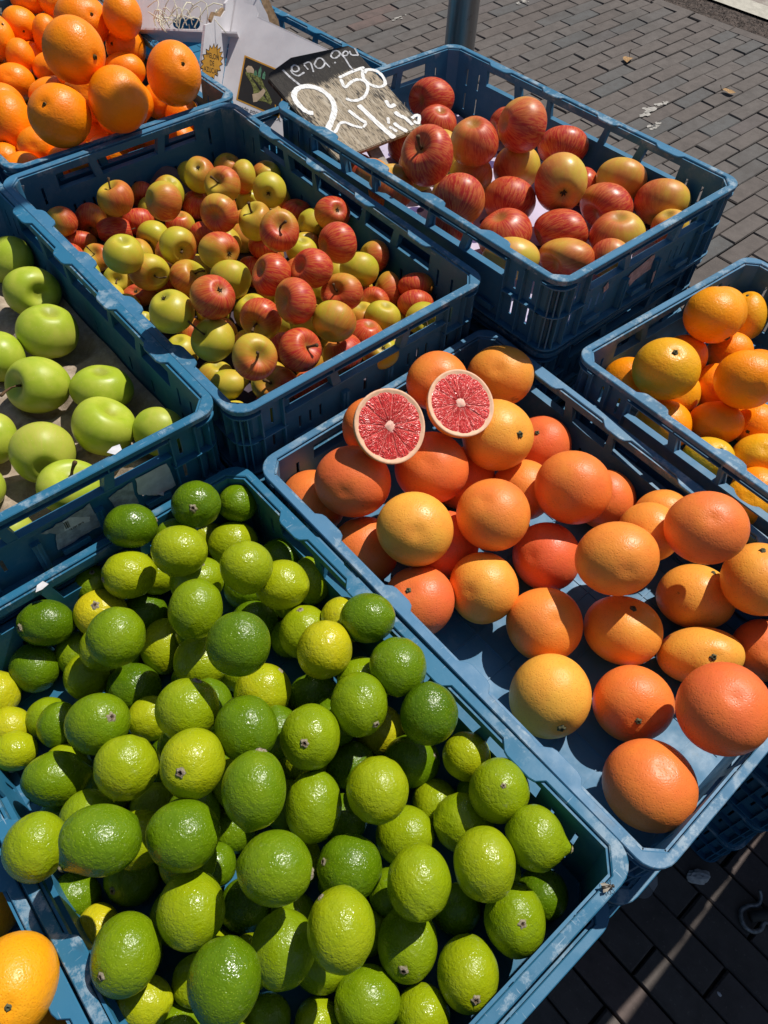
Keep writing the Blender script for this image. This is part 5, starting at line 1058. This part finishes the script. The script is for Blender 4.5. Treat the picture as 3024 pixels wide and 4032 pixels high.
# ---------------------------------------------------------------- price board
SE1, SE2, SN, SP = Vector(SIGN['e1']), Vector(SIGN['e2']), Vector(SIGN['n']), Vector(SIGN['P0'])
def sm(off=0): return Matrix(((SE1.x, SE2.x, SN.x, SP.x + SN.x * off), (SE1.y, SE2.y, SN.y, SP.y + SN.y * off), (SE1.z, SE2.z, SN.z, SP.z + SN.z * off), (0, 0, 0, 1)))
board = empty('price_board'); board.matrix_world = sm(); tag(board, 'weathered black wooden price board chalked 2,50, leaning over the red apples', 'price sign')
def mat_board():
    q = NT('worn_black_board_shaded_top', .85, .2); ob = q.co.outputs['Object']; x, y, z = q.xyz(ob)[:3]
    gr = q.noise(q.obj((640, 70, 1)), 1.0, 5, .65); gr2 = q.noise(q.obj((160, 14, 1)), 1.0, 4, .6)
    wood = q.ramp(gr2, [(.25, (.17, .14, .10)), (.5, (.40, .33, .24)), (.75, (.48, .43, .35))])
    wood = q.mix(q.math('MULTIPLY', q.ss(gr, .50, .60), .75), wood, (.035, .028, .022))
    fb = q.math('ADD', q.math('MULTIPLY_ADD', q.noise(ob, 16, 3), .9, -.45), q.ss(y, .135, .175, 0, .62))  # dark top band: black paint plus the post's shadow painted in
    dx = q.math('ABSOLUTE', q.math('SUBTRACT', x, .085)); fb = q.math('ADD', fb, q.ss(dx, .05, .095, 0, .20))
    fb = q.math('ADD', fb, q.math('MULTIPLY_ADD', gr, .9, -.53))
    k = q.ss(fb, -.02, .16)
    c = q.mix(q.math('MULTIPLY', k, .93), wood, (.016, .016, .018))
    c = q.mix(q.math('MULTIPLY', q.ss(gr, .60, .68), q.math('MULTIPLY', k, .35)), c, (.30, .28, .25))
    return q.done(c, q.bump(gr, .5, .002))
mbd = MB(); mbd.poly([tuple(c) for c in SIGN['corners']], -.008, 0); bo = mbd.obj('panel', mat_board(), board)
bm = bmesh.new(); bm.from_mesh(bo.data); bmesh.ops.remove_doubles(bm, verts=bm.verts, dist=1e-6)
bmesh.ops.bevel(bm, geom=[e for e in bm.edges if e.calc_face_angle(0) > 1.2], offset=.0012, segments=2, affect='EDGES'); bm.to_mesh(bo.data); bm.free()
def mat_chalk():
    q = NT('white_brush_paint', .75, .25); ob = q.co.outputs['Object']
    n = q.noise(q.obj((520, 60, 1)), 1.2, 3, .6)
    return q.done(q.mix(q.ss(n, .34, .56), (.50, .49, .47), (.80, .80, .79)), q.bump(n, .3, .001))
M_CHALK = mat_chalk()
M_THIN_SHADED = flat_mat('thin_shaded_white_paint', (.42, .42, .44), .8, .2, .35, nscale=160)  # thin wash, greyed further to paint in the shadow over the word
def smooth_line(pts, n=6):
    P = [Vector((p[0], p[1])) for p in pts]
    if len(P) < 3: return [P[0].lerp(P[-1], t / 5) for t in range(6)]
    out = []
    for i in range(len(P) - 1):
        a, b, c, d = P[max(i - 1, 0)], P[i], P[i + 1], P[min(i + 2, len(P) - 1)]
        for k in range(n):
            t = k / n; out.append(.5 * ((2 * b) + (c - a) * t + (2 * a - 5 * b + 4 * c - d) * t * t + (3 * b - a - 3 * c + d) * t ** 3))
    return out + [P[-1]]
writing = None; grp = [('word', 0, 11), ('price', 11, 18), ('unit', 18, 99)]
for nm, lo, hi in grp:
    m = MB()
    for si, (w, pts) in enumerate(SIGN['strokes'][lo:hi]):
        L = smooth_line(pts); z0 = .0006 + .00006 * (si % 6); r = random.Random(si)
        Lf, Rt = [], []
        for i, p in enumerate(L):
            d = (L[min(i + 1, len(L) - 1)] - L[max(i - 1, 0)]); d = d.normalized() if d.length else Vector((1, 0)); nn = Vector((-d.y, d.x))
            ww = w / 2 * r.uniform(.70, .96) * (.72 if i in (0, len(L) - 1) else 1); Lf.append(p + nn * ww); Rt.append(p - nn * ww)
        V = [(p.x, p.y, z0) for p in Lf] + [(p.x, p.y, z0) for p in Rt]; n = len(L)
        V += [(x, y, 0.0001) for x, y, z in V]
        F = [(i, n + i, n + i + 1, i + 1) for i in range(n - 1)] + [(i, i + 1, 2 * n + i + 1, 2 * n + i) for i in range(n - 1)] + [(n + i, 3 * n + i, 3 * n + i + 1, n + i + 1) for i in range(n - 1)]
        m.add(V, F)
    o = m.obj('painted_' + nm, M_THIN_SHADED if nm == 'word' else M_CHALK, board)
stk = [Vector((p[0], p[1], 0)) for p in SIGN['stake']]
mm = MB(); a, b = stk[0], stk[1]; dn = (stk[2] + stk[3]) / 2 - (a + b) / 2; dn = dn.normalized()
w = Vector((.011, 0, 0)); base_pt = (a + b) / 2 + Vector((0, .06, -.0145)); end = (a + b) / 2 + Vector((dn.x * .05, dn.y * .05, -.0145)) + Vector((.002, -.02, -.028))
mm.prism([base_pt - w, base_pt + w, end + w, end - w], [base_pt - w + Vector((0, 0, .006)), base_pt + w + Vector((0, 0, .006)), end + w + Vector((0, 0, .006)), end - w + Vector((0, 0, .006))])
o = mm.obj('stake', flat_mat('grey_wood', (.33, .30, .26), .85, .2, .2, nscale=120), board)
bm = bmesh.new(); bm.from_mesh(o.data); bmesh.ops.recalc_face_normals(bm, faces=bm.faces); bm.to_mesh(o.data); bm.free()
# ---------------------------------------------------------------- cartons in the back crate
def mat_card():
    q = NT('white_carton', .7, .25); ob = q.co.outputs['Object']
    fl = q.noise(q.obj((260, 4, 4)), 1.0, 2)
    c = q.mix(q.ss(q.noise(ob, 20, 4), .35, .7), (.60, .575, .60), (.68, .655, .675))
    return q.done(c, q.bump(fl, .18, .002))
M_CARD = mat_card(); M_BROWN = flat_mat('brown_corrugated', (.33, .22, .125), .9, .15, .25, nscale=120)
M_GOLD = flat_mat('gold_print', (.55, .27, .035), .7, .2, .06); M_BLACK = flat_mat('black_print', (.018, .016, .016), .6, .3, .1)
def panel_frame(T, U, B):
    T, U, B = Vector(T), Vector(U), Vector(B); e1 = (U - T).normalized(); n = (U - T).cross(B - T).normalized()
    if n.dot(CC - T) < 0: n = -n
    e2 = n.cross(e1)                          # e2 up the panel
    return Matrix(((e1.x, e2.x, n.x, T.x), (e1.y, e2.y, n.y, T.y), (e1.z, e2.z, n.z, T.z), (0, 0, 0, 1)))
T0, U0, B0 = CARTON_T, CARTON_U, CARTON_B
FM = panel_frame(T0, U0, B0)
carton = empty('melon_carton'); carton.matrix_world = FM; tag(carton, 'torn white melon carton with a black and gold field picture, behind the price board', 'carton')
def sheet_part(name, loop, mat, parent, z0, z1, M=None):
    m = MB(); m.poly(loop, z0, z1); me = m.mesh(name, mat); bm = bmesh.new(); bm.from_mesh(me); bmesh.ops.recalc_face_normals(bm, faces=bm.faces); bm.to_mesh(me); bm.free()
    o = link(name, me, parent)
    if M is not None: o.matrix_local = M
    return o
r = random.Random(3)
def lc(M, p): q = M.inverted() @ Vector(p); return Vector((q.x, q.y))
bl = lc(FM, CARTON_B); W_ = .245
def skew(x, y): return (x + bl.x * y / bl.y if y < 0 else x, y)
topedge = [(0.05 + (W_ - .05) * k / 8, -.004 + r.uniform(-.0006, .0006)) for k in range(9)]
front = sheet_part('front_panel', [skew(0, -.19), skew(W_, -.19)] + topedge[::-1] + [(.047, .004), (.038, .012), (.020, .009), (.003, .017), (0, .014)], M_CARD, carton, -.005, 0)
sheet_part('cardboard_edge', [(.05, -.0042), (W_, -.0042), (W_, -.0030), (.05, -.0030)], M_WHITE, carton, -.0052, .0002)
def affine(c, u, v): return lambda x, y: tuple(Vector(c) + x * (Vector(u) - Vector(c)) + y * (Vector(v) - Vector(c)))
LG = affine(*[lc(FM, p) for p in LOGO_PTS])           # picture: x to the right 0..1, y downwards 0..1
def pr(name, loop, mat, z, parent, mp): return sheet_part(name, [mp(*p) for p in loop][::-1], mat, parent, 0.0, z)
def tmat(mp, x, y, z, sx=1.0, sy=1.0):
    o = Vector(mp(x, y)); ux = (Vector(mp(x + 1, y)) - o) * sx; uy = (o - Vector(mp(x, y + 1))) * sy
    return Matrix(((ux.x, uy.x, 0, o.x), (ux.y, uy.y, 0, o.y), (0, 0, .05, z), (0, 0, 0, 1)))
logo = pr('picture_frame', [(0, 0), (1.1, 0), (1.1, 1), (0, 1)], M_GOLD, .0003, carton, LG)
pr('picture_ground', [(.035, .035), (1.065, .035), (1.065, .965), (.035, .965)], M_BLACK, .0005, logo, LG)
M_FIELD = flat_mat('green_print', (.16, .17, .05), .7, .2, .5, nscale=260); M_CREAM = flat_mat('cream_print', (.50, .38, .26), .7, .2, .12); M_TEAL = flat_mat('teal_print', (.09, .22, .13), .7, .2, .3, nscale=200)
pr('field_print', [(.10, .34), (.16, .27), (.30, .30), (.44, .30), (.52, .36), (.60, .46), (.74, .58), (.86, .72), (.84, .80), (.70, .78), (.54, .82), (.40, .80), (.36, .62), (.26, .50), (.12, .40)], M_FIELD, .0007, logo, LG)
for k in range(5): pr('furrow_print', [(.20 + .07 * k, .36 + .03 * k), (.215 + .07 * k, .355 + .03 * k), (.56 + .05 * k, .60 + .035 * k), (.54 + .05 * k, .61 + .035 * k)], M_BLACK, .0008, logo, LG)
pr('road_print', [(.60, .52), (.66, .56), (.62, .68), (.50, .86), (.42, .90), (.36, .74), (.50, .66)], M_CREAM, .0009, logo, LG)
pr('sun_print', [(.14, .34), (.09, .27), (.13, .19), (.22, .17), (.29, .22), (.30, .30), (.22, .31)], M_CREAM, .00085, logo, LG)
for k, (x, h) in enumerate(((.34, .12), (.44, .24), (.55, .17))): pr('tree_print', [(x - .035, .33), (x + .035, .33), (x + .035, .33 - h * .6), (x, .33 - h), (x - .035, .33 - h * .6)], M_TEAL, .0010, logo, LG)
text('letter', 'V', .24, M_GOLD, logo, tmat(LG, 1.0, .84, .0006))
text('maker_line', 'Envasado por: R.G.S. S.A.', .125, M_INK, carton, tmat(LG, .52, 1.085, .0004))
SM = panel_frame(CARTON_A, CARTON_T, CARTON_B)
tr_, br_, bl_ = lc(SM, CARTON_T), lc(SM, CARTON_B), lc(SM, CARTON_AB)
xr = lambda y: tr_.x + (br_.x - tr_.x) * y / (br_.y if br_.y else 1); xl = lambda y: bl_.x * y / bl_.y
yb = -.18; w_ = tr_.x
side = sheet_part('side_panel', [(xl(yb), yb), (xr(yb), yb), (w_, .0), (w_, .016), (w_ * .93, .012), (w_ * .74, .006), (w_ * .68, -.004), (w_ * .52, -.010), (w_ * .34, -.004), (w_ * .22, -.012), (0, -.010)], M_CARD, carton, -.005, 0, FM.inverted() @ SM)
sheet_part('torn_edge', [(w_ * .22, -.0115), (w_ * .34, -.0035), (w_ * .52, -.0095), (w_ * .68, -.0035), (w_ * .68, .001), (w_ * .5, -.004), (w_ * .34, .002), (w_ * .2, -.006)], M_BROWN, side, -.007, -.002)
ST = affine(*[lc(SM, p) for p in STAR_PTS])           # unit vectors reach the tips
def burst(k_in, k_out): return [((k_out if k % 2 else k_in) * math.cos(2 * math.pi * k / 36), (k_out if k % 2 else k_in) * math.sin(2 * math.pi * k / 36)) for k in range(36)]
pr('starburst_outline', burst(.80, 1.06), M_BLACK, .0003, side, ST); sb_ = pr('starburst', burst(.74, .96), M_GOLD, .0005, side, ST)
for tx, yy in (('MELON', -.34), ('DE', .04), ('AZUCAR', .42)): text('lettering', tx, .37, M_BLACK, sb_, tmat(ST, 0, yy, .0007, .86, 1))
# second carton: back wall with a hand hole
BM = Matrix(BACKWALL[0])
tray = empty('fruit_carton'); tray.matrix_world = BM; tag(tray, 'white corrugated carton wall with an oval hand hole, at the very back', 'carton')
(hx0, hy0), (hx1, hy1) = BACKWALL[1]; hcx, hcy, hL = (hx0 + hx1) / 2, (hy0 + hy1) / 2, (hx1 - hx0) / 2; hole = []
for k in range(20):
    a = 2 * math.pi * k / 20; hole.append((hcx + (hL - .010) * (1 if math.cos(a) > 0 else -1) + .010 * math.cos(a), hcy + .010 * math.sin(a)))
XR, YB, XL = BACKWALL[2]
mm = MB(); mm.poly([(XL, YB), (XR, YB), (XR, -.02), (XR - .012, .02), (XR - .03, .05), (XR - .05, .16), (XL, .16)], -.005, 0, hole); me = mm.mesh('carton_wall', M_CARD)
bm = bmesh.new(); bm.from_mesh(me); bmesh.ops.recalc_face_normals(bm, faces=bm.faces); bm.to_mesh(me); bm.free(); link('carton_wall', me, tray)
sheet_part('torn_edge', [(XR - .002, YB), (XR + .016, YB), (XR + .018, -.03), (XR + .008, .012), (XR - .012, .05), (XR - .03, .09), (XR - .036, .07), (XR - .018, .03), (XR - .004, .0)], M_BROWN, tray, -.0065, -.0015)
sheet_part('carton_floor', [(XL, YB + .003), (XR - .06, YB + .003), (XR - .06, YB), (XL, YB)], M_CARD, tray, .0, .05)
sm_ = MB(); r = random.Random(8)
for i in range(26):
    c = BM @ Vector((hcx + r.uniform(-.06, .07), YB + .012 + r.uniform(-.004, .012), r.uniform(.010, .060))); a = r.uniform(0, 6.28); L = r.uniform(.02, .05); h = r.uniform(.008, .035)
    pts = [c + Vector((math.cos(a + t * 1.6) * L * t, math.sin(a + t * 1.6) * L * t, h * math.sin(t * 3.0))) for t in (0, .2, .4, .6, .8, 1)]
    sm_.tube(pts, .00085, 4)
for c, a, L in ((BM @ Vector((hcx - .01, hcy - .02, .02)), .4, .06), (BM @ Vector((hcx + .02, hcy - .015, .025)), -.3, .07), (BM @ Vector((XR - .03, .05, .012)), .2, .055)):
    sm_.tube([c + Vector((math.cos(a) * L * t, math.sin(a) * L * t, .035 * math.sin(t * 2.6))) for t in (0, .2, .4, .6, .8, 1)], .0010, 4)
so_ = sm_.obj('packing_straw', flat_mat('pale_wood_wool', (.70, .66, .50), .7, .3, .1), None, True); tag(so_, 'curly pale wood wool in the carton with the hand hole', 'packing straw', kind='stuff')

# ---------------------------------------------------------------- post, litter, fly
def mat_steel():
    q = NT('galvanised_steel', .45, .5, .85); ob = q.co.outputs['Object']
    n = q.noise(q.obj((90, 90, 3)), 1, 4); c = q.mix(q.ss(n, .35, .7), (.30, .29, .28), (.44, .43, .42))
    c = q.mix(q.math('MULTIPLY', q.ss(q.noise(ob, 40, 5, .7), .6, .7), .4), c, (.15, .12, .10)); return q.done(c, q.bump(n, .06, .001), q.ss(n, .3, .7, .38, .56))
M_STEEL = mat_steel()
post = MB(); n = 32; post.tube([(0, 0, 0), (0, 0, 2.4)], .0295, n); po = post.obj('steel_post', M_STEEL, None, True); po.location = (.917, -.019, 0); tag(po, 'round galvanised steel post behind the red apple crate', 'post')
po.data.polygons[-1].use_smooth = False; po.data.polygons[-2].use_smooth = False
def leaf(loc, s, label, seed, rot):
    r = random.Random(seed); m = MB(); V = []; nL = 7
    for i in range(nL + 1):
        t = i / nL; w = .32 * math.sin(math.pi * t) ** .8; k = .35 * math.sin(t * 3.6 + seed)
        for sx in (-1, 0, 1): V.append((s * (t - .5), s * (sx * w + .1 * math.sin(5 * t)), s * (.10 + k * .3 * (t - .3) + (.28 * w if sx else 0)) + r.uniform(-.01, .02) * s))
    F = [(i * 3 + j, i * 3 + j + 1, i * 3 + j + 4, i * 3 + j + 3) for i in range(nL) for j in range(2)]
    m.add(V, F); o = m.obj('dry_leaf', flat_mat('dead_leaf', (.36, .22, .10), .8, .2, .35, nscale=200), None, True); o.location = loc; o.rotation_euler = (0, 0, rot); tag(o, label, 'leaf', 'dry leaves on the paving')
    st = MB(); st.tube([(.45 * s, .0, .1 * s), (.62 * s, .05 * s, .25 * s), (.75 * s, .02 * s, .5 * s)], .025 * s, 5); st.obj('leaf_stalk', M_STEM, o)
leaf((2.876, .815, .004), .06, 'curled tan leaf alone on the bricks, nearer the post', 1, .5)
leaf((2.985, .376, .004), .055, 'small brown leaf scrap on the bricks, nearer the right edge', 4, 2.2)
def blob(name, loc, s, mat, label, cat, seed, flat=.5, group=None):
    bm = bmesh.new(); bmesh.ops.create_icosphere(bm, subdivisions=3, radius=1); r = np.random.RandomState(seed); D = r.normal(size=(9, 3))
    for v in bm.verts:
        u = np.array(v.co); k = 1 + sum(.10 * abs(math.sin(3.1 * (u @ d) + i)) for i, d in enumerate(D)) - .35; v.co = Vector((u[0] * k * s[0], u[1] * k * s[1], max(u[2] * k, -.45) * s[2] + .45 * s[2]))
    me = bpy.data.meshes.new(name); bm.to_mesh(me); bm.free(); me.materials.append(mat); o = link(name, me); o.location = loc; tag(o, label, cat, group); return o
M_TISSUE = flat_mat('grey_white_tissue', (.52, .51, .50), .9, .1, .12, nscale=120)
blob('crumpled_tissue', (.385, -1.321, 0), (.0105, .0165, .009), M_TISSUE, 'crumpled greyish tissue on the shaded bricks', 'tissue', 2).rotation_euler = (0, 0, .9)
blob('paper_scrap', (.262, -1.452, 0), (.0022, .0036, .0015), M_WHITE, 'tiny white paper scrap in a brick joint near the lower edge', 'paper scrap', 5)
M_SMEAR = flat_mat('dried_white_splash', (.36, .34, .31), .9, .2, .2, nscale=80)
for i, (x, y, s) in enumerate(((2.599, .481, .055), (2.66, .50, .035), (2.52, .40, .03), (2.95, 1.52, .035), (2.35, 1.72, .03))):
    m = MB(); r = random.Random(i + 3)
    for b in range(9):
        cx, cy = x + r.gauss(0, s * .9), y + r.gauss(0, s * .28); rr = s * r.uniform(.12, .40); n = 9
        loop = [(cx + rr * 1.4 * r.uniform(.5, 1.2) * math.cos(2 * math.pi * k / n), cy + rr * .7 * r.uniform(.5, 1.2) * math.sin(2 * math.pi * k / n)) for k in range(n)]
        m.add([(a, b_, .0022 + .0001 * b) for a, b_ in loop], [tuple(range(n))])
    o = m.obj('dried_splash', M_SMEAR, pavement); o['kind'] = 'stuff'
# plastic tab poking out beside the crates
tabm = MB(); ring = [(.021 * math.cos(2 * math.pi * k / 24), .021 * math.sin(2 * math.pi * k / 24)) for k in range(24)]; tabm.poly(ring, 0, .0015)
to = tabm.obj('plastic_tab', flat_mat('grey_clear_plastic', (.22, .22, .22), .35, .5, .1)); to.location = (.295, -1.263, .002); tag(to, 'grey plastic disc with a teardrop tab on the ground by the crate corner', 'plastic tab')
t2 = MB(); lo = [(.008, -.020), (.022, -.018), (.032, -.010), (.036, .000), (.030, .006), (.018, .004), (.010, -.006)]; t2.poly(lo, .0018, .0034, [(.020, -.008), (.028, -.004), (.030, .000), (.024, .001), (.019, -.003)]); t2.obj('teardrop_tab', flat_mat('pale_plastic', (.36, .36, .36), .4, .5, .1), to)
# steel hook and rod
hk = empty('ground_hook', (.400, -1.424, 0)); tag(hk, 'bent steel hook on a rod lying on the shaded bricks at the right edge', 'hook')
M_IRON = flat_mat('zinc_iron', (.26, .27, .28), .5, .5, .3, .7, nscale=150)
H0 = Vector((.400, -1.424, 0)); HP = [(.443, -1.403, .022), (.437, -1.413, .016), (.424, -1.416, .011), (.411, -1.407, .009), (.396, -1.403, .008), (.384, -1.411, .008), (.379, -1.424, .008), (.384, -1.436, .008), (.396, -1.442, .008), (.409, -1.440, .009), (.416, -1.447, .008), (.412, -1.460, .006)]
def spline3(P, n=4):
    P = [Vector(p) for p in P]; out = []
    for i in range(len(P) - 1):
        a, b, c_, d = P[max(i - 1, 0)], P[i], P[i + 1], P[min(i + 2, len(P) - 1)]
        for k in range(n):
            t = k / n; out.append(.5 * ((2 * b) + (c_ - a) * t + (2 * a - 5 * b + 4 * c_ - d) * t * t + (3 * b - a - 3 * c_ + d) * t ** 3))
    return out + [P[-1]]
hp = [p - H0 for p in spline3(HP)]
c = MB(); c.tube(hp, [.0026 + .0016 * min(1, i / 9) for i in range(len(hp))], 10); c.obj('hook_ring', M_IRON, hk, True)
c = MB(); c.tube([Vector(p) - H0 for p in ((.398, -1.419, .012), (.44, -1.446, .013), (.62, -1.57, .014))], .0095, 12); c.obj('rod', flat_mat('dark_rod', (.05, .048, .046), .6, .4, .2), hk, True)
# house fly on the lime crate's rim
fm = crates['A'].matrix_world @ Matrix.Translation((.364 - .2, .3 - .594, HC + .0002)) @ Matrix.Rotation(rad(-30), 4, 'Z')
fly = empty('fly'); fly.matrix_world = fm; tag(fly, 'house fly sitting on the lime crate front rim near its corner', 'fly')
def ell(name, c, s, mat, parent):
    bm = bmesh.new(); bmesh.ops.create_uvsphere(bm, u_segments=12, v_segments=8, radius=1); bmesh.ops.transform(bm, matrix=Matrix.Translation(c) @ Matrix.Diagonal((*s, 1)), verts=bm.verts)
    me = bpy.data.meshes.new(name); bm.to_mesh(me); bm.free(); me.materials.append(mat); me.polygons.foreach_set('use_smooth', [True] * len(me.polygons)); return link(name, me, parent)
M_FLY = flat_mat('fly_body', (.05, .038, .026), .45, .5, .5, nscale=900); M_WING = flat_mat('fly_wing', (.30, .26, .20), .3, .5, .2)
ell('abdomen', (-.0030, 0, .0026), (.0032, .0021, .0019), M_FLY, fly); ell('thorax', (.0008, 0, .0028), (.0022, .0019, .0018), M_FLY, fly); ell('head', (.0036, 0, .0026), (.0011, .0015, .0012), M_FLY, fly)
for s in (-1, 1):
    m = MB(); m.add([(.0005, s * .0008, .0046), (-.0030, s * .0034, .0044), (-.0066, s * .0036, .0040), (-.0060, s * .0014, .0042)], [(0, 1, 2, 3) if s > 0 else (3, 2, 1, 0)]); m.obj('wing', M_WING, fly)
    for k in (-1, 0, 1): m = MB(); m.tube([(k * .0014, s * .0014, .0022), (k * .0026, s * .0034, .0030), (k * .0036, s * .0052, .0)], .00022, 4); m.obj('leg', M_FLY, fly)

# ---------------------------------------------------------------- unseen canvas screen, added out of view to shade the near paving
M_CANVAS = flat_mat('canvas', (.30, .31, .30), .9, .1, .1, nscale=30)
shade_screen = empty('added_shade_screen', (.86, -1.914, 0)); tag(shade_screen, 'unseen canvas screen added to shade the near paving', 'added shade screen')
m = MB(); V = []; nn = 24
for j in range(5):
    for i in range(nn + 1): V.append((.012 * math.sin(i * 1.3) * (1 - j * .15), .565 - 1.4 * i / nn, .02 + 1.58 * j / 4))
V2 = [(x + .003, y, z) for x, y, z in V]; F = [(j * (nn + 1) + i, j * (nn + 1) + i + 1, (j + 1) * (nn + 1) + i + 1, (j + 1) * (nn + 1) + i) for j in range(4) for i in range(nn)]
m.add(V, F); m.add(V2, [f[::-1] for f in F]); m.obj('canvas', M_CANVAS, shade_screen, True)
for yy in (.555, -.83):
    m = MB(); m.tube([(.018, yy, 0), (.018, yy, 1.7)], .014, 12); m.obj('pole', M_STEEL, shade_screen, True)
